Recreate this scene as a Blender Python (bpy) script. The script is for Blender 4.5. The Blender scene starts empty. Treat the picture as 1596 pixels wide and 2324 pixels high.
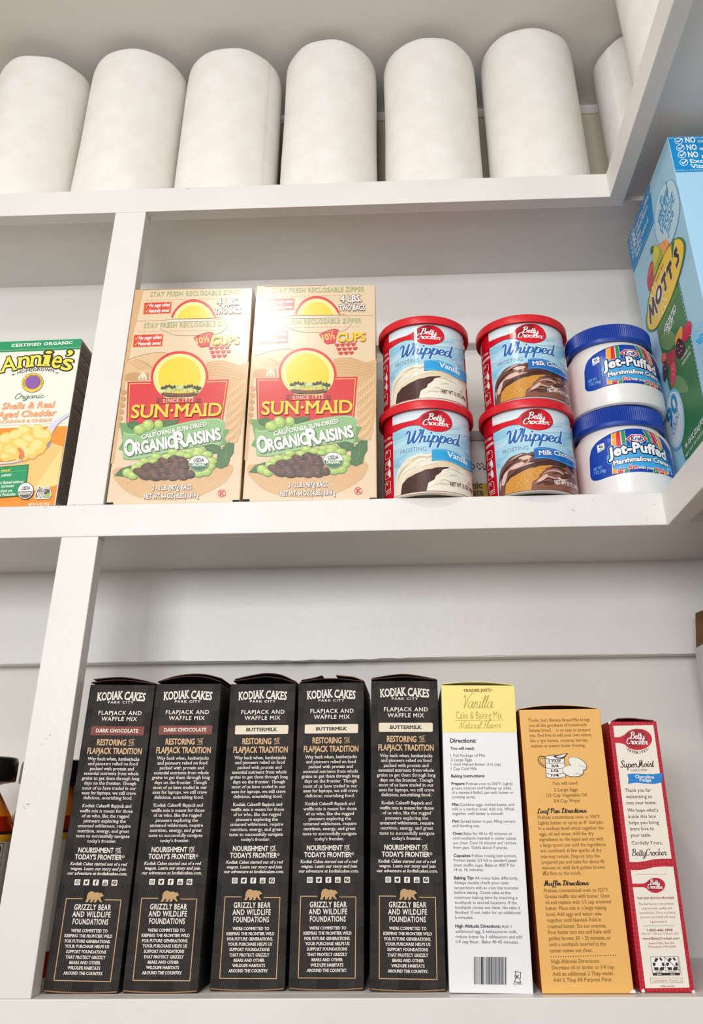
import bpy, bmesh, math, random
import numpy as np
from mathutils import Vector, Matrix
from mathutils.geometry import tessellate_polygon
random.seed(7)
scn = bpy.context.scene
COL = scn.collection
PI = math.pi

# ------------------------------------------------------------------ camera, world, lamp, exposure
CAM = np.array([0.3103, -0.8093, 0.1347])
YAW, PITCH, ROLL = -0.0337, 0.4722, -0.0103
FPX, PPX, PPY = 1890.71, 855.14, 866.24
IW, IH = 1596.0, 2324.0
def cam_axes():
    cy, sy = math.cos(YAW), math.sin(YAW); cp, sp_ = math.cos(PITCH), math.sin(PITCH); cr, sr = math.cos(ROLL), math.sin(ROLL)
    fwd = np.array([sy*cp, cy*cp, sp_]); right = np.array([cy, -sy, 0.0]); up = np.cross(right, fwd)
    return cr*right + sr*up, -sr*right + cr*up, fwd
RIGHT, UP, FWD = cam_axes()
cd = bpy.data.cameras.new('camera'); cam = bpy.data.objects.new('camera', cd); COL.objects.link(cam)
cam.matrix_world = Matrix(((RIGHT[0], UP[0], -FWD[0], CAM[0]), (RIGHT[1], UP[1], -FWD[1], CAM[1]), (RIGHT[2], UP[2], -FWD[2], CAM[2]), (0, 0, 0, 1)))
cd.sensor_fit = 'HORIZONTAL'; cd.sensor_width = 36; cd.lens = FPX/IW*36
cd.shift_x = (IW/2-PPX)/IW; cd.shift_y = (PPY-IH/2)/IW
cd.clip_start = 0.01
scn.camera = cam
scn.view_settings.view_transform = 'Standard'; scn.view_settings.look = 'None'
scn.view_settings.gamma = 1.0; scn.view_settings.use_curve_mapping = False
scn.view_settings.exposure = 0.12
wd = bpy.data.worlds.new('world'); scn.world = wd; wd.use_nodes = True
wd.node_tree.nodes['Background'].inputs[0].default_value = (0.98, 0.99, 1.0, 1)
wd.node_tree.nodes['Background'].inputs[1].default_value = 0.28
LAMP_POS = (0.03, -0.76, 1.105); LAMP_R = 0.06; LAMP_W = 2.5
def add_lamp():
    ld = bpy.data.lights.new('ceiling_lamp_light', 'AREA'); ld.shape = 'DISK'; ld.size = LAMP_R*2; ld.energy = LAMP_W
    ld.color = (1.0, 0.95, 0.88)
    lo = bpy.data.objects.new('ceiling_lamp_light', ld); COL.objects.link(lo); lo.location = (LAMP_POS[0], LAMP_POS[1], LAMP_POS[2]-0.012)
    return lo
lamp_light = add_lamp()
# soft daylight from the doorway behind the photographer
DOOR_POS, DOOR_W = (-0.16, -2.15, 0.58), 27.0
dl = bpy.data.lights.new('doorway_daylight', 'AREA'); dl.shape = 'RECTANGLE'; dl.size = 1.0; dl.size_y = 0.62; dl.energy = DOOR_W; dl.color = (0.985, 0.985, 1.0)
do = bpy.data.objects.new('doorway_daylight', dl); COL.objects.link(do); do.location = DOOR_POS
do.rotation_euler = (Vector((0.15, 0.0, 0.45))-Vector(DOOR_POS)).to_track_quat('-Z', 'Y').to_euler()

# ------------------------------------------------------------------ dimensions (metres)
W = 0.569                      # front plane of the shelves on the right
Z1, Z2, Z3, Z4, ZC = 0.381, 0.4146, 0.7924, 0.8284, 1.112
D = 0.1685                     # front of the ledger boards on the back wall
YW = 0.1885                    # back wall
XR = 0.748                     # right wall
FR = 0.019                     # face frame thickness

# ------------------------------------------------------------------ materials
def lin(c):
    return tuple(((v/255)/12.92 if v/255 <= 0.04045 else ((v/255+0.055)/1.055)**2.4) for v in c)
_M = {}
def mat(c, rough=0.5, spec=0.5, metal=0.0, name=None, sss=0, coat=0, trans=0):
    k = (tuple(c), rough, spec, metal, coat, trans)
    if k in _M: return _M[k]
    m = bpy.data.materials.new(name or 'ink_%d_%d_%d' % tuple(int(v) for v in c)); m.use_nodes = True
    b = m.node_tree.nodes['Principled BSDF']
    b.inputs['Base Color'].default_value = (*lin(c), 1); b.inputs['Roughness'].default_value = rough
    b.inputs['Specular IOR Level'].default_value = spec; b.inputs['Metallic'].default_value = metal
    b.inputs['Coat Weight'].default_value = coat; b.inputs['Transmission Weight'].default_value = trans
    _M[k] = m
    return m
def nodes(m):
    return m.node_tree.nodes, m.node_tree.links, m.node_tree.nodes['Principled BSDF']
def noise_mat(name, c1, c2, scale, rough=0.5, bump=0.0, spec=0.5, detail=4.0, bscale=None, coords='Object', stretch=(1,1,1)):
    m = bpy.data.materials.new(name); m.use_nodes = True; N, L, b = nodes(m)
    tc = N.new('ShaderNodeTexCoord'); mp = N.new('ShaderNodeMapping'); mp.inputs['Scale'].default_value = stretch
    L.new(tc.outputs[coords], mp.inputs[0])
    n = N.new('ShaderNodeTexNoise'); n.inputs['Scale'].default_value = scale; n.inputs['Detail'].default_value = detail
    L.new(mp.outputs[0], n.inputs['Vector'])
    r = N.new('ShaderNodeValToRGB'); r.color_ramp.elements[0].position = 0.35; r.color_ramp.elements[1].position = 0.65
    r.color_ramp.elements[0].color = (*lin(c1), 1); r.color_ramp.elements[1].color = (*lin(c2), 1)
    L.new(n.outputs[0], r.inputs[0]); L.new(r.outputs[0], b.inputs['Base Color'])
    b.inputs['Roughness'].default_value = rough; b.inputs['Specular IOR Level'].default_value = spec
    if bump:
        n2 = N.new('ShaderNodeTexNoise'); n2.inputs['Scale'].default_value = bscale or scale*4; n2.inputs['Detail'].default_value = 3
        L.new(mp.outputs[0], n2.inputs['Vector'])
        bu = N.new('ShaderNodeBump'); bu.inputs['Strength'].default_value = bump; bu.inputs['Distance'].default_value = 0.001
        L.new(n2.outputs[0], bu.inputs['Height']); L.new(bu.outputs[0], b.inputs['Normal'])
    return m
M_PAINT = noise_mat('white_paint', (226, 224, 219), (231, 229, 225), 9, 0.38, 0.25, bscale=120)
M_WALL = noise_mat('wall_paint', (222, 219, 212), (227, 224, 218), 5, 0.6, 0.15, bscale=220)
M_CEIL = noise_mat('ceiling_paint', (224, 220, 213), (229, 226, 219), 4, 0.7)
M_FLOOR = noise_mat('floor_boards', (134, 92, 56), (152, 106, 66), 6, 0.5)
M_TOWEL = noise_mat('paper_towel', (236, 232, 225), (242, 239, 233), 30, 0.9, 0.5, spec=0.15, bscale=500)
M_CARD = noise_mat('cardboard', (120, 84, 58), (140, 100, 70), 80, 0.8)
M_CHIP = noise_mat('raw_board_edge', (206, 186, 158), (222, 205, 180), 120, 0.8)

# ------------------------------------------------------------------ object helpers
def new_obj(name, V, F, mats, parent=None, fm=None, smooth=False):
    me = bpy.data.meshes.new(name); me.from_pydata([tuple(v) for v in V], [], [tuple(f) for f in F])
    for m in (mats if isinstance(mats, (list, tuple)) else [mats]): me.materials.append(m)
    if fm:
        for p, i in zip(me.polygons, fm): p.material_index = i
    if smooth:
        for p in me.polygons: p.use_smooth = True
    me.update()
    o = bpy.data.objects.new(name, me); COL.objects.link(o)
    if parent: o.parent = parent
    return o
def bm_obj(name, bm, mats, parent=None, smooth=False, auto=None):
    me = bpy.data.meshes.new(name); bm.to_mesh(me); bm.free()
    for m in (mats if isinstance(mats, (list, tuple)) else [mats]): me.materials.append(m)
    for p in me.polygons: p.use_smooth = smooth
    if auto is not None:
        me.set_sharp_from_angle(angle=auto)
    o = bpy.data.objects.new(name, me); COL.objects.link(o)
    if parent: o.parent = parent
    return o
def thing(name, label, cat, loc=(0, 0, 0), rot=(0, 0, 0), group=None):
    o = bpy.data.objects.new(name, None); o.empty_display_size = 0.02; COL.objects.link(o)
    o.location = loc; o.rotation_euler = rot; o['label'] = label; o['category'] = cat
    if group: o['group'] = group
    return o
def structure(o):
    o['kind'] = 'structure'; return o
def kids(o): return [c for c in bpy.data.objects if c.parent == o]
def dup(root, loc, label, rot=None):
    r = root.copy(); COL.objects.link(r); r.location = loc; r['label'] = label
    if rot: r.rotation_euler = rot
    for ch in kids(root):
        c = ch.copy(); COL.objects.link(c); c.parent = r
        for g in kids(ch):
            d = g.copy(); COL.objects.link(d); d.parent = c
    return r
def box_bm(x0, x1, y0, y1, z0, z1, bev=0.0, seg=2, bm=None):
    b2 = bmesh.new(); bmesh.ops.create_cube(b2, size=1)
    for v in b2.verts: v.co = Vector(((x0+x1)/2+v.co.x*(x1-x0), (y0+y1)/2+v.co.y*(y1-y0), (z0+z1)/2+v.co.z*(z1-z0)))
    if bev: bmesh.ops.bevel(b2, geom=list(b2.edges), offset=bev, segments=seg, affect='EDGES', profile=0.5)
    if bm is None: return b2
    me = bpy.data.meshes.new('t'); b2.to_mesh(me); b2.free(); bm.from_mesh(me); bpy.data.meshes.remove(me)
    return bm
def box(name, x0, x1, y0, y1, z0, z1, m, parent=None, bev=0.0):
    return bm_obj(name, box_bm(x0, x1, y0, y1, z0, z1, bev), m, parent)
def lathe(name, prof, m, parent=None, n=96, smooth=True, ang=0.6, fm=None, close=False):
    V, F, I = [], [], []
    for (r, z) in prof:
        for k in range(n):
            a = 2*PI*k/n; V.append((r*math.sin(a), -r*math.cos(a), z))
    for i in range(len(prof)-1):
        for k in range(n):
            k2 = (k+1) % n
            F.append((i*n+k, i*n+k2, (i+1)*n+k2, (i+1)*n+k)); I.append(fm[i] if fm else 0)
    o = new_obj(name, V, F, m, parent, I if fm else None, smooth)
    o.data.set_sharp_from_angle(angle=ang)
    return o

# ------------------------------------------------------------------ printing on surfaces
_T = {}
def text_geo(s, bold=0.0, res=2, spacing=1.0):
    k = (s, bold, res, spacing)
    if k in _T: return _T[k]
    cu = bpy.data.curves.new('t', 'FONT'); cu.body = s; cu.size = 1; cu.resolution_u = res; cu.offset = bold; cu.space_character = spacing
    o = bpy.data.objects.new('t', cu); COL.objects.link(o)
    dg = bpy.context.evaluated_depsgraph_get(); oe = o.evaluated_get(dg); me = oe.to_mesh()
    V = [(v.co.x, v.co.y) for v in me.vertices]; F = [tuple(p.vertices) for p in me.polygons]
    oe.to_mesh_clear(); bpy.data.objects.remove(o); bpy.data.curves.remove(cu)
    _T[k] = (V, F); return V, F
def boundary(F):
    c = {}
    for f in F:
        for i in range(len(f)):
            a, b = f[i], f[(i+1) % len(f)]; k = (min(a, b), max(a, b)); c[k] = c.get(k, 0)+1
    return [k for k, n in c.items() if n == 1]
def slab_geo(V, F, bold, ext, th):
    """feet and caps on the straight stems"""
    V = list(V); F = list(F); stem = 0.09+2*bold
    for a, b in boundary(F):
        (ax, ay), (bx, by) = V[a], V[b]
        if abs(ay-by) > 0.004: continue
        L = abs(ax-bx)
        if not 0.55*stem < L < 1.8*stem: continue
        up = None
        for lv in (0.0-bold, -0.23-bold):
            if abs(ay-lv) < 0.012: up = 1
        for lv in (0.682+bold, 0.449+bold):
            if abs(ay-lv) < 0.016: up = -1
        if up is None: continue
        x0, x1 = min(ax, bx)-ext, max(ax, bx)+ext
        if up < 0 and abs(ay-0.449-bold) < 0.016: x1 = max(ax, bx)
        n = len(V); V += [(x0, ay), (x1, ay), (x1, ay+up*th), (x0, ay+up*th)]; F.append((n, n+1, n+2, n+3))
    return V, F
def fat(V, F, w, rnd=True):
    """outline grown by w: the fill plus a ribbon along its edge"""
    V2 = list(V); F2 = list(F)
    for a, b in boundary(F):
        (ax, ay), (bx, by) = V[a], V[b]; dx, dy = bx-ax, by-ay; L = math.hypot(dx, dy) or 1e-9
        nx, ny = -dy/L*w, dx/L*w; n = len(V2); ex, ey = (0, 0) if rnd else (dx/L*w*.8, dy/L*w*.8)
        V2 += [(ax+nx-ex, ay+ny-ey), (bx+nx+ex, by+ny+ey), (bx-nx+ex, by-ny+ey), (ax-nx-ex, ay-ny-ey)]; F2.append((n, n+1, n+2, n+3))
        if not rnd: continue
        n = len(V2); V2 += [(ax+w*math.cos(t*PI/4), ay+w*math.sin(t*PI/4)) for t in range(8)]; F2.append(tuple(range(n, n+8)))
    return V2, F2
def sp(pts, closed=True, n=5):
    """smooth curve through points"""
    P = [np.array(p, float) for p in pts]; out = []; m = len(P); rng = range(m) if closed else range(m-1)
    for i in rng:
        p0 = P[(i-1) % m] if closed or i > 0 else 2*P[0]-P[1]
        p1, p2 = P[i], P[(i+1) % m]
        p3 = P[(i+2) % m] if closed or i+2 < m else 2*P[-1]-P[-2]
        for k in range(n):
            t = k/n
            out.append(tuple(0.5*((2*p1)+(-p0+p2)*t+(2*p0-5*p1+4*p2-p3)*t*t+(-p0+3*p1-3*p2+p3)*t**3)))
    if not closed: out.append(tuple(P[-1]))
    return out
def ell(cx, cy, rx, ry, n=28, rot=0.0, a0=0.0, a1=2*PI):
    full = abs(a1-a0) > 6.28; k = n if full else n+1; c, s = math.cos(rot), math.sin(rot); o = []
    for i in range(k):
        a = a0+(a1-a0)*i/n; x, y = rx*math.cos(a), ry*math.sin(a); o.append((cx+x*c-y*s, cy+x*s+y*c))
    return o
SCRIPT = {
 'a': (1.1, [[(.85,.8),(.55,1),(.15,.75),(.05,.3),(.3,0),(.6,.2),(.85,.9)], [(.88,1),(.8,.3),(.95,0),(1.2,.25)]]),
 'c': (.88, [[(.75,.8),(.5,1),(.12,.7),(.08,.25),(.35,0),(.7,.15),(.95,.4)]]),
 'd': (1.1, [[(.85,.8),(.55,1),(.15,.75),(.05,.3),(.3,0),(.6,.2),(.85,.9)], [(1.02,2),(.82,.35),(.94,0),(1.2,.25)]]),
 'e': (.88, [[(.0,.35),(.5,.5),(.7,.8),(.5,1),(.2,.8),(.1,.35),(.35,0),(.7,.12),(.95,.4)]]),
 'f': (.7, [[(.8,1.7),(.66,2),(.46,1.6),(.3,0),(.2,-.7),(0,-.85)], [(.05,.95),(.75,.98)]]),
 'g': (1.1, [[(.85,.8),(.55,1),(.15,.75),(.05,.3),(.3,0),(.6,.2),(.85,.9)], [(.88,1),(.75,-.3),(.45,-.85),(.1,-.65),(.5,-.2),(1.15,.25)]]),
 'h': (1.0, [[(.36,2),(.1,0)], [(.14,.45),(.45,.95),(.7,.85),(.62,.25),(.75,0),(1.05,.25)]]),
 'i': (.48, [[(.2,1),(.1,.25),(.22,0),(.5,.25)], [(.34,1.42),(.36,1.52)]]),
 'k': (.86, [[(.36,2),(.1,0)], [(.75,1),(.25,.5),(.6,.08),(.92,.15)]]),
 'l': (.5, [[(.02,.25),(.45,1.5),(.46,1.95),(.3,1.8),(.12,.3),(.25,0),(.55,.25)]]),
 'm': (1.45, [[(.05,.85),(.17,.9),(.05,0)], [(.08,.45),(.38,.98),(.56,.85),(.5,0)], [(.53,.45),(.85,.98),(1.05,.85),(1.0,.25),(1.13,0),(1.45,.25)]]),
 'n': (.95, [[(.05,.85),(.17,.9),(.05,0)], [(.08,.45),(.4,.98),(.6,.85),(.55,.25),(.68,0),(.98,.25)]]),
 'o': (.95, [[(.5,1),(.15,.8),(.05,.3),(.35,0),(.7,.3),(.72,.8),(.5,1),(.65,.82),(1.0,.85)]]),
 'p': (.98, [[(.25,1.05),(-.05,-.8)], [(.2,.55),(.5,1),(.82,.8),(.75,.25),(.45,0),(.15,.15)], [(.6,.03),(1.0,.3)]]),
 'r': (.8, [[(.1,.75),(.28,1.08),(.36,.88),(.6,.9),(.5,.3),(.62,0),(.88,.25)]]),
 's': (.78, [[(0,.2),(.48,1.08),(.46,.8),(.66,.4),(.5,.03),(.2,.05)], [(.5,.03),(.86,.3)]]),
 't': (.55, [[(.38,1.75),(.15,.3),(.28,0),(.6,.25)], [(.0,1.1),(.68,1.14)]]),
 'u': (1.05, [[(.1,1),(.05,.3),(.25,0),(.6,.3),(.8,1)], [(.8,1),(.72,.25),(.86,0),(1.1,.25)]]),
 'v': (.9, [[(.05,.85),(.2,1),(.3,0),(.72,.9),(1,.82)]]),
 'y': (1.0, [[(.1,1),(.05,.35),(.3,.05),(.6,.3),(.8,1)], [(.8,1),(.6,-.5),(.3,-.85),(.05,-.65),(.5,-.2),(1.05,.25)]]),
 'B': (1.3, [[(.45,2),(.15,0)], [(.05,1.7),(.6,2.1),(1.1,1.8),(.9,1.25),(.4,1.1)], [(.4,1.1),(1.0,1.0),(1.15,.5),(.8,.05),(.3,0),(0,.25)]]),
 'C': (1.15, [[(1.2,1.55),(1.05,2.0),(.5,1.8),(.1,1.0),(.15,.3),(.55,0),(1.1,.35)]]),
 'W': (1.72, [[(-.15,1.6),(.1,2),(.32,1.6),(.28,.3),(.42,0),(.8,.8),(1.05,1.9)], [(1.05,1.9),(.92,.4),(1.1,0),(1.5,.8),(1.75,1.7),(1.7,2.08),(1.5,1.9)]]),
 'S': (1.05, [[(1.1,1.65),(.9,2.05),(.45,1.75),(.6,1.1),(.82,.5),(.45,0),(0,.3)]]),
 'M': (1.5, [[(-.1,.15),(.12,0),(.45,2)], [(.45,2),(.52,.35),(1.0,2)], [(1.0,2),(.98,.3),(1.12,0),(1.45,.25)]]),
 'V': (1.05, [[(0,1.7),(.3,2),(.42,1.2),(.45,0)], [(.45,0),(.95,1.6),(1.5,2.3),(1.9,2.3)]]),
 'N': (1.2, [[(-.1,-.1),(.3,1.9)], [(.3,1.9),(.7,0)], [(.7,0),(1.05,1.7),(1.4,2.1)]]),
 'F': (.95, [[(.7,1.9),(.4,.4),(.1,0),(-.15,.2)], [(.05,1.6),(.5,2.05),(1.35,2)], [(.2,1),(.85,1.05)]]),
 'L': (1.05, [[(.85,1.7),(.65,2),(.42,1.5),(.25,.3),(.05,.03),(-.02,.25),(.5,.05),(1.0,.15)]]),
 'P': (1.05, [[(.45,2),(.15,0)], [(.02,1.55),(.5,2.1),(1.05,1.8),(.9,1.2),(.35,1.0)]]),
 'D': (1.3, [[(.5,1.9),(.2,0)], [(.02,1.65),(.6,2.05),(1.2,1.5),(1.1,.5),(.6,0),(-.05,.12)]]),
 'O': (1.3, [[(.9,1.95),(.4,1.8),(.05,1.0),(.2,.2),(.6,0),(1.1,.6),(1.15,1.5),(.75,1.95),(.5,1.6)]]),
 'R': (1.15, [[(.45,2),(.15,0)], [(.02,1.55),(.5,2.1),(1.05,1.8),(.9,1.2),(.35,1.0),(.8,.2),(1.2,.1)]]),
 ':': (.45, [[(.15,.1),(.17,.14)], [(.25,.8),(.27,.84)]]), ' ': (.6, []), '-': (.6, [[(0,.5),(.5,.5)]]),
}
def script_geo(s, pen=0.16, slant=0.22, thin=0.45, nseg=5):
    V, F = [], []; x = 0.0
    for ch in s:
        adv, strokes = SCRIPT[ch]
        for st in strokes:
            P = sp([(x+a+b*slant*0.5, b) for a, b in st], False, nseg)
            for i in range(len(P)-1):
                (ax, ay), (bx, by) = P[i], P[i+1]; dx, dy = bx-ax, by-ay; L = math.hypot(dx, dy) or 1e-9
                w = pen*(thin+(1-thin)*abs(dy)/L)
                nx, ny = -dy/L*w, dx/L*w; n = len(V)
                V += [(ax+nx, ay+ny), (bx+nx, by+ny), (bx-nx, by-ny), (ax-nx, ay-ny)]; F.append((n, n+1, n+2, n+3))
                w *= 0.98; n = len(V); V += [(ax+w*math.cos(t*PI/3), ay+w*math.sin(t*PI/3)) for t in range(6)]; F.append(tuple(range(n, n+6)))
            w = pen*(0.8 if len(st) > 2 else 1.0); a, b = P[-1]; n = len(V)
            V += [(a+w*.7*math.cos(t*PI/3), b+w*.7*math.sin(t*PI/3)) for t in range(6)]; F.append(tuple(range(n, n+6)))
        x += adv
    return V, F

class Plane:
    def __init__(s, O, U, V_):
        s.O, s.U, s.V = Vector(O), Vector(U).normalized(), Vector(V_).normalized(); s.N = s.U.cross(s.V)
    def at(s, u, v, h): return s.O+s.U*u+s.V*v+s.N*h
    cut = None
class Cyl:
    def __init__(s, r): s.r = r; s.cut = r*math.radians(4)
    def at(s, u, v, h):
        a = u/s.r; return Vector(((s.r+h)*math.sin(a), -(s.r+h)*math.cos(a), v))
class ProfCyl:
    """printing on a lathe of radius rf(z)"""
    def __init__(s, r, rf): s.r = r; s.rf = rf; s.cut = r*math.radians(4)
    def at(s, u, v, h):
        a = u/s.r; q = s.rf(v)+h; return Vector((q*math.sin(a), -q*math.cos(a), v))
def homog(src, dst):
    A = []
    for (x, y), (u, v) in zip(src, dst):
        A.append([x, y, 1, 0, 0, 0, -u*x, -u*y, -u]); A.append([0, 0, 0, x, y, 1, -v*x, -v*y, -v])
    h = np.linalg.svd(np.array(A, float))[2][-1].reshape(3, 3)
    def f(x, y):
        q = h @ np.array([x, y, 1.0]); return q[0]/q[2], q[1]/q[2]
    return f
def pix_ray(px, py):
    return FWD+RIGHT*(px-PPX)/FPX-UP*(py-PPY)/FPX
def cyl_map(cx, cy, r, zb):
    def f(px, py):
        d = pix_ray(px, py); ox, oy = CAM[0]-cx, CAM[1]-cy
        a = d[0]**2+d[1]**2; b = ox*d[0]+oy*d[1]; c = ox*ox+oy*oy-r*r; q = b*b-a*c
        t = (-b-math.sqrt(max(q, 0)))/a
        x, y, z = ox+t*d[0], oy+t*d[1], CAM[2]+t*d[2]
        return r*math.atan2(x, -y), z-zb
    return f
def crop(f, x0, y0, s): return lambda x, y: f(x0+x*s, y0+y*s)

class Art:
    """printed artwork on one face: parts -> layers of flat ink"""
    H0, DH = 0.0002, 0.00009
    def __init__(s, surf, mp): s.surf, s.mp, s.parts, s.layer, s.k, s.zmin = surf, mp, {}, 0, 0, None
    def raw(s, part, m, V, F, layer=None):
        """V already in face metres"""
        L = s.layer if layer is None else layer
        if s.surf.cut:
            bm = bmesh.new(); vs = [bm.verts.new((a, b, 0)) for a, b in V]
            for f in F:
                try: bm.faces.new([vs[i] for i in f])
                except ValueError: pass
            us = [v[0] for v in V]; c = s.surf.cut; k0, k1 = math.ceil(min(us)/c), math.floor(max(us)/c)
            if max(us)-min(us) > c*0.5:
                for k in range(k0, k1+1):
                    bmesh.ops.bisect_plane(bm, geom=list(bm.verts)+list(bm.edges)+list(bm.faces), plane_co=(k*c, 0, 0), plane_no=(1, 0, 0))
            if isinstance(s.surf, ProfCyl):
                vsz = [v[1] for v in V]; cz = 0.003
                for k in range(math.ceil(min(vsz)/cz), math.floor(max(vsz)/cz)+1):
                    bmesh.ops.bisect_plane(bm, geom=list(bm.verts)+list(bm.edges)+list(bm.faces), plane_co=(0, k*cz, 0), plane_no=(0, 1, 0))
            bm.verts.index_update(); V = [(v.co.x, v.co.y) for v in bm.verts]; F = [[v.index for v in f.verts] for f in bm.faces]; bm.free()
        if s.zmin is not None and min(v[1] for v in V) < s.zmin:
            bm = bmesh.new(); vs = [bm.verts.new((a, b, 0)) for a, b in V]
            for f in F:
                try: bm.faces.new([vs[i] for i in f])
                except ValueError: pass
            bmesh.ops.bisect_plane(bm, geom=list(bm.verts)+list(bm.edges)+list(bm.faces), plane_co=(0, s.zmin, 0), plane_no=(0, -1, 0), clear_outer=True)
            bm.verts.index_update(); V = [(v.co.x, v.co.y) for v in bm.verts]; F = [[v.index for v in f.verts] for f in bm.faces]; bm.free()
        if not F: return
        # overlapping pieces of one ink layer lie a hair above one another
        par = list(range(len(V)))
        def find(i):
            while par[i] != i: par[i] = par[par[i]]; i = par[i]
            return i
        for f in F:
            a = find(f[0])
            for q in f[1:]: par[find(q)] = a
        lift = {}; h = s.H0+L*s.DH; out = []
        for i, (a, b) in enumerate(V):
            r = find(i)
            if r not in lift: s.k += 1; lift[r] = (s.k*12 % 29)*3e-6
            out.append(s.surf.at(a, b, h+lift[r]))
        s.parts.setdefault(part, []).append((m, out, F))
    def geo(s, part, m, pts, layer=None):
        """polygon given in face metres"""
        if s.surf.cut or len(pts) > 4:
            T = tessellate_polygon([[Vector((a, b, 0)) for a, b in pts]])
            s.raw(part, m, pts, [tuple(t) for t in T], layer)
        else: s.raw(part, m, pts, [tuple(range(len(pts)))], layer)
    def poly(s, part, m, pts, layer=None): s.geo(part, m, [s.mp(*p) for p in pts], layer)
    def blob(s, part, m, pts, layer=None, n=5): s.poly(part, m, sp(pts, True, n), layer)
    def ell(s, part, m, cx, cy, rx, ry, layer=None, n=28, rot=0, a0=0.0, a1=2*PI): s.poly(part, m, ell(cx, cy, rx, ry, n, rot, a0, a1), layer)
    def rect(s, part, m, x0, y0, x1, y1, layer=None): s.poly(part, m, [(x0, y0), (x1, y0), (x1, y1), (x0, y1)], layer)
    def rrect(s, part, m, quad, r, layer=None):
        """rounded quad from four corners"""
        P = []; n = 4
        for i in range(4):
            a, b, c = np.array(quad[i-1], float), np.array(quad[i], float), np.array(quad[(i+1) % 4], float)
            u, v = (a-b)/np.linalg.norm(a-b)*r, (c-b)/np.linalg.norm(c-b)*r
            for k in range(n+1):
                t = k/n; P.append(tuple(b+u*(1-t)**2+v*t*t))
        s.poly(part, m, P, layer)
    def stroke(s, part, m, pts, w, layer=None, smooth=False, closed=False, n=5, taper=False):
        if smooth: pts = sp(pts, closed, n)
        elif closed: pts = list(pts)+[pts[0]]
        V, F = [], []; N = len(pts)
        for i in range(N-1):
            (ax, ay), (bx, by) = pts[i], pts[i+1]; dx, dy = bx-ax, by-ay; L = math.hypot(dx, dy) or 1e-9
            k0 = w/2*(math.sin(PI*(i+.15)/(N-.7)) if taper else 1); k1 = w/2*(math.sin(PI*(i+1.15)/(N-.7)) if taper else 1)
            nx, ny = -dy/L, dx/L; ex, ey = (dx/L*w*.25, dy/L*w*.25) if not taper else (0, 0); q = len(V)
            V += [(ax+nx*k0-ex, ay+ny*k0-ey), (bx+nx*k1+ex, by+ny*k1+ey), (bx-nx*k1+ex, by-ny*k1+ey), (ax-nx*k0-ex, ay-ny*k0-ey)]
            F.append((q, q+1, q+2, q+3))
        s.raw(part, m, [s.mp(*p) for p in V], F, layer)
    def _put(s, part, m, V, F, x0, y0, x1, y1, cap, layer, capu, shear, bend, ref, skew=0.0):
        A, B = np.array(s.mp(x0, y0)), np.array(s.mp(x1, y1)); xm, ym = (x0+x1)/2, (y0+y1)/2
        d = B-A; Lw = np.linalg.norm(d); d = d/Lw; nrm = np.array([-d[1], d[0]])
        q = math.hypot(x1-x0, y1-y0); hv = np.array(s.mp(xm+(y1-y0)/q*cap, ym-(x1-x0)/q*cap))-np.array(s.mp(xm, ym)); hh = float(hv @ nrm)
        bx0, bx1 = ref if ref else (min(v[0] for v in V), max(v[0] for v in V))
        kx, ky = Lw/(bx1-bx0), hh/capu
        out = []
        for a, b in V:
            u = (a-bx0)*kx; v = b*ky
            if shear: u += v*shear
            if bend:
                t = u/Lw; v += hh*bend*(1-(2*t-1)**2)
            p = A+d*u+nrm*v; out.append((float(p[0]), float(p[1])))
        s.raw(part, m, out, F, layer)
    def text(s, part, m, t, x0, y0, x1, y1=None, cap=20, bold=0.0, slab=0.0, shear=0.0, bend=0.0, grow=0.0, res=2, layer=None, spacing=1.0):
        y1 = y0 if y1 is None else y1
        V, F = text_geo(t, min(bold, 0.0), res, spacing); ref = (min(v[0] for v in V), max(v[0] for v in V))
        if slab: V, F = slab_geo(V, F, 0.0, slab, 0.05)
        if bold > 0: grow += bold
        if grow: V, F = fat(V, F, grow, grow > 0.026)
        s._put(part, m, V, F, x0, y0, x1, y1, cap, layer, 0.682, shear, bend, ref)
    def script(s, part, m, t, x0, y0, x1, y1=None, cap=20, pen=0.16, slant=0.22, thin=0.45, grow=0.0, shear=0.0, bend=0.0, layer=None):
        y1 = y0 if y1 is None else y1
        V, F = script_geo(t, pen, slant, thin); ref = (min(v[0] for v in V), max(v[0] for v in V))
        if grow: V, F = script_geo(t, pen+grow, slant, max(thin, .8))
        s._put(part, m, V, F, x0, y0, x1, y1, cap, layer, 2.0, shear, bend, ref)
    def arc_text(s, part, m, t, cx, cy, rx, ry, a0, a1, size, bold=0.0, slab=0.0, layer=None, inside=False):
        """letters round an ellipse, angles in degrees, image y down"""
        n = len(t)
        for i, ch in enumerate(t):
            if ch == ' ': continue
            a = math.radians(a0+(a1-a0)*(i+.5)/n); x, y = cx+rx*math.cos(a), cy+ry*math.sin(a)
            tx, ty = -rx*math.sin(a), ry*math.cos(a); L = math.hypot(tx, ty)
            if inside: tx, ty = -tx, -ty
            tx, ty = tx/L, ty/L; V, F = text_geo(ch, 0.0, 2)
            if slab: V, F = slab_geo(V, F, 0.0, slab, .06)
            if bold: V, F = fat(V, F, bold, False)
            w = (max(v[0] for v in V)+min(v[0] for v in V))/2
            P = [(x+(a_-w)*size*tx+b_*size*ty, y+(a_-w)*size*ty-b_*size*tx) for a_, b_ in V]
            s.raw(part, m, [s.mp(*p) for p in P], F, layer)
    def reg(s, part, m, x, y, r, layer=0):
        """small registered mark"""
        s.stroke(part, m, ell(x, y, r, r, 14), r*.28, layer, closed=True); s.text(part, m, 'R', x-r*.42, y+r*.5, x+r*.5, y+r*.5, r*1.05, 0.0, layer=layer)
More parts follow.
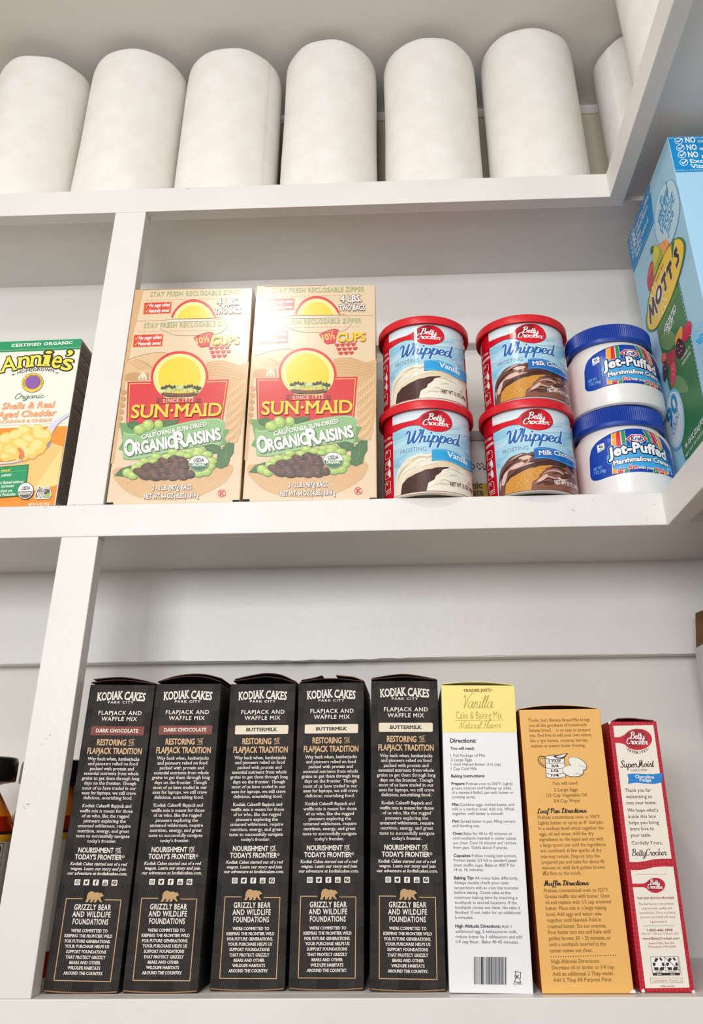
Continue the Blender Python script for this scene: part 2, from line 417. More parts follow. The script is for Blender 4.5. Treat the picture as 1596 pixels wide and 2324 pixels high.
    def build(s, parent, labels={}):
        out = {}
        for part, chunks in s.parts.items():
            V, F, I, mats = [], [], [], []
            for m, v, f in chunks:
                if m not in mats: mats.append(m)
                k = mats.index(m); n = len(V); V += v
                for q in f: F.append([i+n for i in q]); I.append(k)
            top, _, sub = part.partition('/')
            o = new_obj((sub or top).split('#')[0], V, F, mats, out.get(top, parent) if sub else parent, I); out[part] = o
            if part in labels: o['label'] = labels[part]
        return out
# ------------------------------------------------------------------ the room
XL, YN, ZF = -1.35, -2.3, -1.33
structure(box('wall_back', XL, XR+0.02, YW, YW+0.08, ZF, ZC, M_WALL))
structure(box('wall_right', XR, XR+0.08, YN, YW, ZF, ZC, noise_mat('bounce_cutting_grey', (158, 155, 152), (166, 163, 160), 5, .7)))  # wall out of view, greyed to cut the bounce onto the right-hand shelves
structure(box('wall_left', XL-0.08, XL, YN, YW, ZF, ZC, M_WALL))
structure(box('ceiling', XL-0.08, XR+0.08, YN, YW+0.08, ZC, ZC+0.06, M_CEIL))
structure(box('floor', XL-0.08, XR+0.08, YN, YW+0.08, ZF-0.06, ZF, M_FLOOR))
structure(box('trim_1', XL, XR, D, D+.004, ZC-0.0175, ZC, M_PAINT))
structure(box('added_upper_panel', XL, XR, D+.003, YW, Z4, ZC, noise_mat('upper_wall_shade_tan', (208, 198, 176), (214, 205, 184), 6, .6)))  # added panel, set forward to brighten the gap; tan imitates shade behind the rolls

lt = thing('ceiling_light', 'round white ceiling light with a glowing diffuser above the pantry floor', 'light', (LAMP_POS[0], LAMP_POS[1], ZC))
lathe('trim_ring', [(LAMP_R+.02, 0), (LAMP_R+.02, -.006), (LAMP_R, -.009), (LAMP_R, -.001)], mat((240, 240, 238), .4), lt, 48)
mE = bpy.data.materials.new('lit_diffuser'); mE.use_nodes = True
_b = mE.node_tree.nodes['Principled BSDF']; _b.inputs['Emission Color'].default_value = (1, .93, .84, 1); _b.inputs['Emission Strength'].default_value = 6
lathe('diffuser', [(0.0001, -.004), (LAMP_R-.001, -.004)], mE, lt, 48)

sh = thing('pantry_shelving', 'white painted built-in corner shelving with a face frame, filling the wall', 'shelving', (0, 0, 0))
XS = -1.0; YE = -1.0; RH = 0.036
for z0, z1 in ((-RH, 0), (Z1, Z2), (Z3, Z4)):
    up = 0.004
    box('shelf_board', XS, XR, FR, YW, z0+.008, z1, M_PAINT, sh)
    box('face_rail', XS, W+FR, 0, FR, z0, z1, M_PAINT, sh, 0.0008)
    box('return_shelf_board', W+FR, XR, YE, FR, z0+.015, z1, M_PAINT, sh)
    box('return_face_rail', W, W+FR, YE, -0.0002, z0-(0.0015 if z0 == Z1 else 0), z1, M_PAINT, sh, 0.0008)
for z0, z1 in ((0, Z1), (Z2, Z3)):
    box('stile', -0.038, 0, 0.0002, FR-0.0002, z0, z1, M_PAINT, sh, 0.0008)
    box('stile', -0.99, -0.952, 0.0002, FR-0.0002, z0, z1, M_PAINT, sh, 0.0008)
for z0, z1 in ((0.2845, Z1+.008), (0.690, Z3+.008)):
    # ledger board with the slightly ragged paint line along its lower edge
    V, F = [], []; n = 160; rn = random.Random(3)
    for i in range(n+1):
        x = XS+(XR-XS)*i/n; j = rn.uniform(-.0007, .0007)+.0012*math.sin(i*.13)*math.sin(i*.041)
        V += [(x, D, z1), (x, D, z0+j), (x, D+.0012, z0-.0006), (x, YW, z0-.0006)]
        if i:
            for k in range(3): F.append(((i-1)*4+k, (i-1)*4+k+1, i*4+k+1, i*4+k))
    new_obj('ledger_board', V, F, M_PAINT, sh)
    box('return_ledger_board', XR-.019, XR, YE, D, z0, z1, M_PAINT, sh)

# small chips and scuffs in the paint of the frame
def chips(name, pts, c, parent):
    for x, z, w, h in pts:
        new_obj(name, [(x+w*math.cos(t)*(1+.3*math.sin(3*t)), -.0001, z+h*math.sin(t)) for t in [k*PI/4 for k in range(8)]], [tuple(range(8))], mat(c, .8), parent)
chips('paint_scuff', [(.478, .398, .0016, .0003), (.4795, .3974, .0009, .0004), (.5, .4085, .0006, .0004), (.56, .402, .0006, .0005), (.55, .386, .0005, .0003),
      (-.02, .409, .0007, .0003), (-.045, .413, .0012, .0003), (-.06, .4126, .002, .0003), (-.033, .404, .0005, .0003), (-.03, .415, .0006, .0004),
      (-.018, .196, .001, .0003), (-.021, .193, .0008, .0003), (-.024, .188, .0006, .0003), (-.028, .14, .0016, .0004), (-.031, .138, .0008, .0003), (-.03, .1365, .0005, .0004),
      (.03, .812, .0006, .0003), (.05, .826, .003, .0003), (.012, .8275, .0008, .0004), (.62-.2, .822, .0006, .0004), (.25, .7955, .0006, .0003)], (168, 163, 156), sh)

# ------------------------------------------------------------------ paper towel rolls
def roll(cx, cy, r, h, seed, seam, label, lean=(0, 0)):
    t = thing('paper_towel_roll', label, 'paper towel', (cx, cy, Z4+.0002), (lean[0], lean[1], 0), 'paper towel rolls on the top shelf')
    rn = random.Random(seed); n = 128; ph = [rn.uniform(0, 6.28) for _ in range(6)]
    zs = [0, .002, .006, .02, .05, .09, .13, .17, .21, h-.022, h-.010, h-.004, h-.0012, h]
    dr = [.004, .0016, .0004, 0, 0, 0, .0002, .0002, 0, 0, .0003, .0012, .0026, .0052]
    V, F = [], []
    for z, d_ in zip(zs, dr):
        for k in range(n):
            a = 2*PI*k/n; rel = ((a-seam) % (2*PI))/(2*PI)
            rr = r-d_-.0009*(1-rel)+.0005*math.sin(2*a+ph[0])+.0004*math.sin(3*a+ph[1]+z*12)+.0003*math.sin(7*a+ph[2]+z*30)
            zz = z+(.0010*math.sin(3*a+ph[3])+.0007*math.sin(8*a+ph[4]) if z > h-.011 else 0)
            V.append((rr*math.sin(a), -rr*math.cos(a), zz))
    m = len(zs)
    for i in range(m-1):
        for k in range(n): F.append((i*n+k, i*n+(k+1) % n, (i+1)*n+(k+1) % n, (i+1)*n+k))
    for base, z, fl in (((m-1)*n, h-.0004, 0), (0, .0004, 1)):
        s0 = len(V); V += [(.021*math.sin(2*PI*k/n), -.021*math.cos(2*PI*k/n), z) for k in range(n)]
        for k in range(n):
            q = (base+k, base+(k+1) % n, s0+(k+1) % n, s0+k); F.append(q if not fl else q[::-1])
    o = new_obj('rolled_paper', V, F, M_TOWEL, t, smooth=True); o.data.set_sharp_from_angle(angle=.9)
    lathe('cardboard_core', [(.0205, .0006), (.0205, h-.0008), (.0188, h-.0008), (.0188, .0006), (.0205, .0006)], M_CARD, t, 40)
RL = [(-.2025, .0682, .259, 'paper towel roll cut by the left edge, leftmost on the top shelf'),
      (-.0630, .0694, .264, 'paper towel roll above the narrow white stile, second from the left'),
      (.0778, .0690, .259, 'paper towel roll above the left raisin box, third from the left'),
      (.2185, .0658, .268, 'paper towel roll above the right raisin box, fourth from the left'),
      (.3610, .0668, .264, 'paper towel roll above the vanilla frosting tubs, fifth from the left'),
      (.5035, .0672, .276, 'tallest paper towel roll, above the chocolate frosting, sixth from the left')]
SEAM = [2.6, 1.7, .95, 3.4, 2.9, 4.0]
for i, (x, r, h, lb) in enumerate(RL): roll(x, .0085+r, r, h, i+3, SEAM[i], lb)
roll(.6715, .0865, .0672, .277, 21, 5.35, 'paper towel roll in the back corner, half hidden by the return rail')
roll(.6700, -.0640, .0672, .276, 22, 2.0, 'paper towel roll nearest on the right return, cut by the top edge')

# ------------------------------------------------------------------ cartons
def carton(parent, w, d, h, m, bev=.0006, name='carton'):
    return bm_obj(name, box_bm(-w/2, w/2, 0, d, 0, h, bev, 2), m, parent)
def arch_flap(parent, name, x0, x1, d, z0, prof, m, th=.0007, y0=.0, edge=None):
    """flap sheet across the top; prof = rise at equal steps"""
    V, F, I = [], [], []; P = sp([(i/(len(prof)-1), p) for i, p in enumerate(prof)], False, 6); n = len(P)
    for t, p in P:
        x = x0+(x1-x0)*t
        V += [(x, y0, z0+p), (x, y0, z0+p+th), (x, d, z0+p*.8), (x, d, z0+p*.8+th)]
    for i in range(n-1):
        a, b = i*4, (i+1)*4
        F += [(a, b, b+1, a+1), (a+1, b+1, b+3, a+3), (a+2, a+3, b+3, b+2), (a, a+2, b+2, b)]; I += [1, 0, 0, 0]
    F += [(0, 1, 3, 2), ((n-1)*4, (n-1)*4+2, (n-1)*4+3, (n-1)*4+1)]; I += [1, 1]
    return new_obj(name, V, F, [m, edge or m], parent, I)

# ---- black flapjack mix cartons
def plaid():
    m = bpy.data.materials.new('dark_plaid_board'); m.use_nodes = True; N, L, b = nodes(m)
    tc = N.new('ShaderNodeTexCoord')
    def wave(scale, rot, dist=0):
        mp = N.new('ShaderNodeMapping'); mp.inputs['Rotation'].default_value = (0, rot, 0); L.new(tc.outputs['Object'], mp.inputs[0])
        w = N.new('ShaderNodeTexWave'); w.wave_type = 'BANDS'; w.bands_direction = 'X'; w.inputs['Scale'].default_value = scale; w.inputs['Distortion'].default_value = dist
        w.inputs['Detail'].default_value = 1; w.inputs['Detail Scale'].default_value = 3
        L.new(mp.outputs[0], w.inputs['Vector']); return w.outputs['Fac']
    def math_(op, a, b_, c=None):
        n = N.new('ShaderNodeMath'); n.operation = op
        for i, v in enumerate((a, b_)):
            if isinstance(v, float): n.inputs[i].default_value = v
            else: L.new(v, n.inputs[i])
        return n.outputs[0]
    hatch = math_('GREATER_THAN', wave(205, 0.42), 0.62)
    mx = math_('GREATER_THAN', wave(9.5, 0.0, 1.5), 0.55); mz = math_('GREATER_THAN', wave(9.0, PI/2, 1.5), 0.55)
    mask = math_('MAXIMUM', mx, mz); both = math_('MINIMUM', mx, mz)
    h2 = math_('MULTIPLY', hatch, mask)
    nz = N.new('ShaderNodeTexNoise'); nz.inputs['Scale'].default_value = 38; L.new(tc.outputs['Object'], nz.inputs['Vector'])
    r1 = N.new('ShaderNodeValToRGB'); r1.color_ramp.elements[0].position = .42; r1.color_ramp.elements[1].position = .62
    r1.color_ramp.elements[0].color = (*lin((33, 32, 32)), 1); r1.color_ramp.elements[1].color = (*lin((48, 42, 38)), 1); L.new(nz.outputs[0], r1.inputs[0])
    mixa = N.new('ShaderNodeMix'); mixa.data_type = 'RGBA'; L.new(both, mixa.inputs[0]); L.new(r1.outputs[0], mixa.inputs[6]); mixa.inputs[7].default_value = (*lin((37, 35, 34)), 1)
    mixb = N.new('ShaderNodeMix'); mixb.data_type = 'RGBA'; f = math_('MULTIPLY', h2, 0.55); L.new(f, mixb.inputs[0]); L.new(mixa.outputs[2], mixb.inputs[6]); mixb.inputs[7].default_value = (*lin((72, 68, 64)), 1)
    L.new(mixb.outputs[2], b.inputs['Base Color']); b.inputs['Roughness'].default_value = .62; b.inputs['Specular IOR Level'].default_value = .2
    return m
M_PLAID = plaid(); M_KFLAP = mat((70, 50, 44), .8, .2); M_KRAFT = mat((150, 112, 78), .8, .2); M_KINT = mat((30, 22, 19), .9, .1)
KW, KH, KD = .0626, .2405, .139
BEAR = [(.0,.03),(.03,.0),(.13,.0),(.16,.06),(.2,.2),(.27,.3),(.3,.2),(.28,.08),(.27,.0),(.38,.0),(.43,.1),(.46,.2),(.5,.28),(.53,.2),(.5,.1),(.49,.0),(.61,.0),(.65,.1),(.67,.24),(.7,.3),
        (.75,.2),(.83,.1),(.85,.02),(.96,.02),(.93,.12),(.87,.24),(.84,.36),(.84,.46),(.88,.52),(.97,.56),(1.0,.62),(.98,.68),(.93,.72),(.89,.80),(.86,.88),(.83,.85),(.78,.84),(.72,.86),(.64,.93),(.55,.88),(.45,.90),(.34,1.0),(.22,.98),(.12,.86),(.07,.68),(.06,.48),(.07,.3),(.04,.15)]
def kodiak_art(root, flavour):
    mp = homog([(843, 1545), (992, 1544), (1008, 2251), (832, 2251)], [(0, KH), (KW, KH), (KW, 0), (0, 0)])
    A = Art(Plane((-KW/2, 0, 0), (1, 0, 0), (0, 0, 1)), crop(mp, 460, 1500, .35088))
    ro, spc = .6, .3
    WH = mat((236, 230, 220), ro, spc); CR = mat((234, 222, 200), ro, spc); TAN = mat((222, 182, 140), ro, spc); GOLD = mat((196, 158, 112), ro, spc); DK = mat((38, 35, 34), ro, spc)
    T = A.text
    T('brand_lettering', WH, 'KODIAK', 1152, 231, 1313, 219, 50, .03, .05); T('brand_lettering', WH, 'CAKES', 1325, 221, 1461, 231, 50, .03, .05)
    T('brand_lettering', WH, 'PARK CITY', 1224, 247, 1390, 247, 14, .025, spacing=1.25)
    T('product_lettering', WH, 'FLAPJACK AND', 1172, 321, 1453, 320, 25, .018, spacing=1.15); T('product_lettering', WH, 'WAFFLE MIX', 1196, 359, 1428, 358, 25, .018, spacing=1.15)
    if flavour == 'DARK CHOCOLATE':
        A.rrect('flavour_banner', mat((132, 72, 62), ro, spc), [(1137, 395), (1485, 393), (1485, 451), (1137, 453)], 9, 0)
        T('flavour_banner/banner_lettering', WH, flavour, 1172, 433, 1447, 432, 22, .03, .04, layer=1)
    else:
        A.rrect('flavour_banner', CR, [(1137, 395), (1485, 393), (1485, 451), (1137, 453)], 9, 0)
        T('flavour_banner/banner_lettering', DK, 'BUTTERMILK', 1211, 433, 1411, 432, 21, .03, .04, layer=1)
    H1 = 'story_headline'; T(H1, TAN, 'RESTORING', 1190, 516, 1378, 516, 37, .03); T(H1, TAN, 'THE', 1397, 509, 1431, 506, 22, .01)
    A.stroke(H1, TAN, [(1394, 482), (1432, 476)], 3); A.stroke(H1, TAN, [(1396, 516), (1434, 512)], 3)
    T(H1, TAN, 'FLAPJACK TRADITION', 1134, 572, 1489, 571, 38, .028)
    P = [('Way back when, lumberjacks', 614, 1143, 1481), ('and pioneers relied on food', 645, 1150, 1474), ('packed with protein and', 677, 1168, 1455), ('essential nutrients from whole', 708, 1132, 1490),
         ('grains to get them through long', 739, 1123, 1500), ('days on the frontier. Though', 771, 1142, 1483), ('most of us have traded in our', 803, 1136, 1488), ('axes for laptops, we still crave', 834, 1135, 1490),
         ('delicious, nourishing food.', 866, 1150, 1472), ('Kodiak Cakes® flapjack and', 918, 1152, 1473), ('waffle mix is meant for those', 951, 1139, 1487), ('of us who, like the rugged', 983, 1157, 1469),
         ('pioneers exploring the', 1016, 1175, 1451), ('untamed wilderness, require', 1048, 1140, 1487), ('nutrition, energy, and great', 1081, 1144, 1482), ('taste to successfully navigate', 1114, 1135, 1490), ("today's frontier.", 1147, 1216, 1408)]
    for t, y, a, b in P: T('printed_story', WH, t, a, y, b, y-1, 20.5, .012, .045)
    H2 = 'nourishment_headline'; T(H2, WH, 'NOURISHMENT', 1166, 1212, 1398, 1212, 32, .03); T(H2, WH, 'FOR', 1414, 1208, 1446, 1205, 23, .01)
    A.stroke(H2, WH, [(1411, 1183), (1447, 1178)], 3); A.stroke(H2, WH, [(1413, 1214), (1449, 1209)], 3)
    T(H2, WH, "TODAY'S FRONTIER", 1150, 1257, 1458, 1257, 32, .03); A.reg(H2, WH, 1467, 1236, 8)
    A.mp = crop(mp, 440, 1900, .36341)
    for t, y, a, b in [('Kodiak Cakes started out of a red', 150, 1142, 1500), ('wagon. Learn our story and join', 180, 1147, 1498), ('our adventure at kodiakcakes.com.', 210, 1131, 1512)]:
        T('printed_invitation', WH, t, a, y, b, y, 19, .022, .04, shear=.18)
    for i, x in enumerate((1203, 1261, 1321, 1381, 1440)):
        A.rrect('social_icons', WH, [(x-18, 239), (x+18, 239), (x+18, 276), (x-18, 276)], 4, 0)
        p = 'social_icons'
        if i == 0:
            A.stroke(p, DK, ell(x, 257, 11, 11, 16), 3, 1, closed=True); A.ell(p, DK, x, 257, 5.5, 5.5, 1); A.ell(p, WH, x, 257, 3, 3, 2)
        if i == 1: A.blob(p, DK, [(x-11, 248), (x-3, 253), (x+1, 248), (x+6, 247), (x+11, 250), (x+8, 254), (x+7, 262), (x, 269), (x-11, 267), (x-5, 264), (x-9, 259), (x-10, 254)], 1, 4)
        if i == 2: T(p, DK, 'f', x-6, 271, x+6, 271, 25, .034, layer=1)
        if i == 3:
            T(p, DK, 'You', x-8, 256, x+8, 256, 10, .02, layer=1); A.rrect(p, DK, [(x-11, 258), (x+11, 258), (x+11, 272), (x-11, 272)], 4, 1); T(p, WH, 'Tube', x-8, 269, x+8, 269, 8, .02, layer=2)
        if i == 4: A.ell(p, DK, x, 257, 13, 13, 1, 18); T(p, WH, 'P', x-4, 267, x+6, 266, 17, .03, shear=.2, layer=2)
    A.poly('bear_emblem', GOLD, [(1270+p*113, 383-q*70) for p, q in BEAR], 0)
    A.stroke('gold_frame', GOLD, [(1249, 361), (1147, 361), (1141, 883), (1505, 885), (1498, 366), (1396, 366)], 6, 0)
    for t, y, a, b in [('GRIZZLY BEAR', 431, 1206, 1440), ('AND WILDLIFE', 476, 1201, 1444), ('FOUNDATIONS', 523, 1209, 1436)]: T('foundation_headline', WH, t, a, y, b, y, 34, .028, spacing=1.12)
    for t, y, a, b in [("WE'RE COMMITTED TO", 573, 1207, 1440), ('KEEPING THE FRONTIER WILD', 606, 1170, 1475), ('FOR FUTURE GENERATIONS.', 640, 1176, 1468), ('YOUR PURCHASE HELPS US', 673, 1182, 1464), ('SUPPORT FOUNDATIONS', 707, 1194, 1450),
                       ('THAT PROTECT GRIZZLY', 742, 1195, 1450), ('BEARS AND OTHER', 776, 1225, 1422), ('WILDLIFE HABITATS', 810, 1218, 1427), ('AROUND THE COUNTRY.', 844, 1196, 1450)]:
        T('printed_pledge', WH, t, a, y, b, y, 19, .03, .04)
    A.build(root, {'flavour_banner': ('brown' if flavour[0] == 'D' else 'cream')+' flavour banner', 'bear_emblem': 'golden bear silhouette'})
KB = {}
def kodiak(x, y, rz, ry, flavour, label, flaps, proto=None):
    if proto is None:
        t = thing('pancake_mix_box', label, 'box', (x, y, .0004), (0, ry, rz), 'black pancake mix boxes')
        bm = box_bm(-KW/2, KW/2, 0, KD, .0004, KH, .0006, 2)
        bm_obj('carton', bm, M_PLAID, t)
        kodiak_art(t, flavour)
        V = []; F = []
        for i in range(21):
            s = i/20; xx = -KW/2+.001+(KW-.002)*s; sag = .0011*(1-(2*s-1)**2)
            V += [(xx, -.0007, .0022-sag), (xx, -.0007, .0013-sag), (xx, .004, .0005)]
            if i: F += [(3*i-3, 3*i, 3*i+1, 3*i-2), (3*i-2, 3*i+1, 3*i+2, 3*i-1)]
        new_obj('bottom_flap', V, F, M_KRAFT, t)
    else:
        t = proto.copy(); COL.objects.link(t); t.location = (x, y, .0004); t.rotation_euler = (0, ry, rz); t['label'] = label
        for ch in kids(proto):
            if ch.name.startswith('top_flap'): continue
            c = ch.copy(); COL.objects.link(c); c.parent = t
            for g in kids(ch):
                d = g.copy(); COL.objects.link(d); d.parent = c
    for x0, x1, z, prof in flaps: arch_flap(t, 'top_flap', x0*KW, x1*KW, KD*.9, KH+z, prof, M_KFLAP, .0008, -.0003, M_KFLAP if z < .0025 else M_KRAFT)
    return t
k1 = kodiak(.0332, .0193, .006, .017, 'DARK CHOCOLATE', 'black dark chocolate pancake mix box with a brown banner, beside the white stile', [(-.49, .5, .0004, [.001, .003, .0035, .002, 0]), (-.46, .5, .0012, [.003, .0045, .0048, .0028, -.0005])])
k2 = kodiak(.0992, .0197, .004, .006, 'DARK CHOCOLATE', 'black dark chocolate pancake mix box with a brown banner, second from the stile', [(-.48, .49, .0004, [.001, .0045, .006, .005, .001]), (-.47, .49, .0012, [.0005, .005, .007, .0065, .003])], k1)
k3 = kodiak(.1697, .0275, .0, .003, 'BUTTERMILK', 'black buttermilk pancake mix box with a cream banner, beside the brown-bannered ones', [(-.46, .5, .0004, [.002, .004, .0055, .004, -.0004]), (-.44, .5, .0014, [.0025, .0055, .0075, .006, -.0002])])
k4 = kodiak(.2352, .0280, .0, .002, 'BUTTERMILK', 'black buttermilk pancake mix box with a torn open top flap', [(-.48, .5, .0004, [.0, .0025, .003, .002, 0]), (-.46, -.14, .0014, [.0008, .0018, .003, .0048]), (.07, .5, .0026, [.004, .003, .0018, -.0016])], k3)
k5 = kodiak(.3026, .0222, .0, .012, 'BUTTERMILK', 'black buttermilk pancake mix box with a cream banner, beside the yellow topped box', [(-.5, .5, .0004, [.0005, .002, .003, .0018, .0]), (-.49, .48, .0008, [.001, .0035, .0048, .003, .0])], k3)

# ---- white vanilla cake mix carton with a yellow top
VW, VH = .0674, .2345
vb = thing('cake_mix_box', 'white vanilla cake mix box with a yellow top panel, full of small directions', 'box', (.3698, .0138, .0004), (0, .017, 0))
VWH = mat((238, 238, 240), .45, .4); VY = mat((246, 230, 134), .45, .4)
carton(vb, VW, .139, VH, VWH)
arch_flap(vb, 'top_flap', -.49*VW, .49*VW, .13, VH+.0002, [.0006, .0022, .0026, .0018, 0], mat((236, 222, 150), .6), .0007, -.0002)
mp = homog([(1002, 1557), (1168, 1558), (1211, 2257), (1020, 2256)], [(0, VH), (VW, VH), (VW, 0), (0, 0)])
A = Art(Plane((-VW/2, 0, 0), (1, 0, 0), (0, 0, 1)), crop(mp, 980, 1530, .34166)); T = A.text
A.geo('yellow_panel', VY, [(0, VH), (0, A.mp(85, 393)[1]), (VW, A.mp(562, 393)[1]), (VW, VH)], 0)
OL = mat((176, 138, 48), .45, .4); RB = mat((150, 76, 36), .45, .4); BK = mat((46, 46, 50), .45, .4); GY = mat((78, 78, 84), .45, .4)
T('yellow_panel/panel_lettering', RB, 'TRADER JOE’S', 212, 124, 392, 121, 18, .03, .05, layer=1); A.reg('yellow_panel/panel_lettering', RB, 401, 112, 6, 1)
A.script('yellow_panel/panel_lettering', OL, 'Vanilla', 215, 232, 415, 231, 84, .055, .5, layer=1)
T('yellow_panel/panel_lettering', OL, 'Cake & Baking Mix', 163, 304, 471, 303, 49, -.008, layer=1)
A.stroke('yellow_panel/panel_lettering', OL, [(155, 316), (485, 312)], 2.5, 1)
A.script('yellow_panel/panel_lettering', OL, 'Natural Flavor', 180, 368, 465, 366, 48, .06, .5, layer=1)
LN = [('Directions:', 463, 124, 297, 28, 1), ('You will need:', 510, 125, 284, 19, 1), ('1 Full Package of Mix', 557, 127, 357, 0, 0), ('2 Large Eggs', 586, 127, 269, 0, 0), ('1 Stick Melted Butter (1/2 cup)', 616, 128, 463, 0, 0), ('1 Cup Cold Milk', 645, 128, 302, 0, 0),
 ('Baking Instructions:', 694, 130, 354, 19, 1), ('Prepare:', 745, 132, 222, 19, 1), ('Preheat oven to 350°F. Lightly', 745, 230, 541, 0, 0), ('grease bottom and halfway up sides', 774, 133, 530, 0, 0), ('of a standard 8x8x2 pan with butter or', 804, 134, 545, 0, 0), ('cooking spray.', 833, 134, 294, 0, 0),
 ('Mix:', 884, 136, 182, 19, 1), ('Combine eggs, melted butter, and', 884, 189, 550, 0, 0), ('milk in a medium bowl. Add mix. Whisk', 914, 136, 552, 0, 0), ('together until batter is smooth.', 944, 137, 481, 0, 0),
 ('Pan:', 995, 139, 185, 19, 1), ('Spread batter in pan, filling corners', 995, 192, 556, 0, 0), ('and leveling top.', 1025, 139, 322, 0, 0),
 ('Oven:', 1077, 141, 207, 19, 1), ('Bake for 40 to 43 minutes or', 1077, 214, 538, 0, 0), ('until toothpick inserted in center comes', 1108, 142, 562, 0, 0), ('out clean. Cool 10 minutes and remove', 1139, 143, 564, 0, 0), ('from pan. Yields about 9 pieces.', 1170, 144, 507, 0, 0),
 ('Cupcakes:', 1224, 146, 261, 20, 1), ('Follow mixing instructions.', 1224, 269, 567, 0, 0), ('Portion batter 2/3 full in standard paper', 1255, 146, 570, 0, 0), ('lined muffin cups. Bake at 400°F for', 1287, 147, 557, 0, 0), ('14 to 16 minutes.', 1318, 147, 346, 0, 0),
 ('Baking Tip:', 1372, 149, 279, 20, 1), ('All ovens bake differently.', 1372, 288, 577, 0, 0), ('Always double check your oven', 1404, 150, 512, 0, 0), ('temperature with an oven thermometer', 1437, 151, 580, 0, 0), ('before baking. Check cake at the', 1469, 152, 525, 0, 0), ('minimum baking time by inserting a', 1502, 153, 571, 0, 0),
 ('toothpick in several locations. If the', 1535, 153, 567, 0, 0), ('toothpick comes out clean, the cake is', 1568, 154, 588, 0, 0), ('finished. If not, bake for an additional', 1601, 155, 590, 0, 0), ('5 minutes.', 1634, 155, 277, 0, 0),
 ('High Altitude Directions:', 1692, 157, 457, 21, 1), ('Add 1', 1692, 465, 530, 0, 0), ('additional egg, 2 tablespoons milk,', 1727, 158, 569, 0, 0), ('reduce butter by 1 tablespoon and add', 1761, 160, 600, 0, 0), ('1/4 cup flour.  Bake 40-45 minutes.', 1795, 161, 578, 0, 0)]
for t, y, a, b, c, bo in LN:
    T('printed_directions', BK if bo else GY, t, a, y, b, y-1, c or 18+(y-550)*.0022, .024 if bo else .0, layer=0)
rb = random.Random(5); x = 280
while x < 497:
    w = rb.choice((2.2, 3, 5, 7)); A.rect('barcode', BK, x, 1884, min(x+w, 497), 2066, 0); x += w+rb.choice((2.5, 3.5, 6))
A.stroke('kosher_mark', BK, [(553, 1978), (592, 1984), (588, 2000), (590, 2016), (585, 2034), (592, 2050), (548, 2048), (556, 2032), (552, 2004), (560, 1996), (553, 1978)], 4, 0)
T('kosher_mark', BK, 'K', 563, 2024, 580, 2024, 20, .034, .06); T('kosher_mark', BK, 'K-1096', 543, 2065, 597, 2065, 11, .01)
A.build(vb, {'yellow_panel': 'yellow top panel with the script name'})

# ---- orange banana bread mix carton
BW, BH = .0732, .2126
bb = thing('bread_mix_box', 'orange banana bread mix box with brown directions and a drawn measuring cup', 'box', (.4466, .0117, .0004), (0, 0, 0))
BO = mat((238, 184, 104), .5, .35); BT = mat((122, 88, 42), .5, .35); BB = mat((44, 34, 30), .5, .35); BWH = mat((240, 236, 228), .5, .35)
o = carton(bb, BW, .139, BH, [BO, mat((150, 66, 26), .5, .35)])
for p in o.data.polygons:
    if p.normal.x < -.7 : p.material_index = 1
arch_flap(bb, 'top_flap', -.49*BW, .47*BW, .13, BH+.0002, [.0004, .0026, .0030, .0022, 0], mat((96, 62, 40), .7), .0007, -.0002, mat((226, 190, 140), .7))
mp = homog([(1178, 1611), (1360, 1610), (1441, 2258), (1229, 2257)], [(0, BH), (BW, BH), (BW, 0), (0, 0)])
A = Art(Plane((-BW/2, 0, 0), (1, 0, 0), (0, 0, 1)), crop(mp, 1160, 1580, .32017)); T = A.text
LN = [('Trader Joe’s Banana Bread Mix brings', 181, 122, 557), ('you all the goodness of homemade', 217, 126, 535), ('banana bread… in an easy to prepare', 252, 129, 563), ('mix. Feel free to add your own extras,', 287, 132, 571), ('like a ripe banana, coconut, berries,', 324, 136, 545), ('walnuts or peanut butter frosting.', 361, 139, 525),
 ('You will need:', 626, 293, 475), ('2 Large Eggs', 671, 304, 473), ('1/3 Cup Vegetable Oil', 710, 251, 537), ('3/4 Cup Water', 750, 302, 491),
 ('Preheat conventional oven to 350°F.', 865, 188, 635), ('Lightly butter or spray an 8” loaf pan.', 904, 191, 655), ('In a medium bowl whisk together the', 944, 195, 656), ('eggs, oil and water. Add the dry', 983, 198, 585), ('ingredients to the liquid and stir with', 1022, 201, 654), ('a large spoon just until the ingredients', 1062, 205, 673),
 ('are combined. A few specks of dry', 1102, 208, 643), ('mix may remain. Deposit into the', 1143, 212, 629), ('prepared pan and bake for about 40', 1183, 216, 663), ('minutes or until dark golden brown', 1223, 219, 663), ('and firm to the touch.', 1264, 223, 498),
 ('Preheat conventional oven to 325°F.', 1386, 233, 693), ('Grease muffin tins with butter. Omit', 1428, 237, 701), ('oil and replace with 1/3 cup creamed', 1470, 241, 707), ('butter. Place mix in a large mixing', 1512, 244, 675), ('bowl. Add eggs and water; mix', 1555, 248, 642), ('together until blended. Fold in', 1598, 253, 640),
 ('creamed butter. Do not overmix.', 1642, 256, 677), ('Pour batter into tins and bake until', 1684, 261, 707), ('golden brown; 20 – 25 minutes, or', 1728, 264, 709), ('until a toothpick inserted in the', 1771, 269, 673), ('center comes out clean.', 1816, 273, 578),
 ('High Altitude Directions:', 1894, 284, 630), ('Decrease oil or butter to 1/4 cup.', 1938, 288, 737), ('Add an additional 2 Tbsp water.', 1984, 293, 733), ('Add 2 Tbsp All Purpose Flour.', 2028, 298, 723)]
for t, y, a, b in LN: T('printed_directions', BT, t, a, y, b, y-2, 21+(y-180)*.0035, .002, .032, layer=0)
A.script('section_headings', BB, 'Loaf Pan Directions:', 182, 825, 540, 822, 33, .17, .15, layer=0); A.script('section_headings', BB, 'Muffin Directions:', 228, 1338, 556, 1336, 35, .17, .15, layer=0)
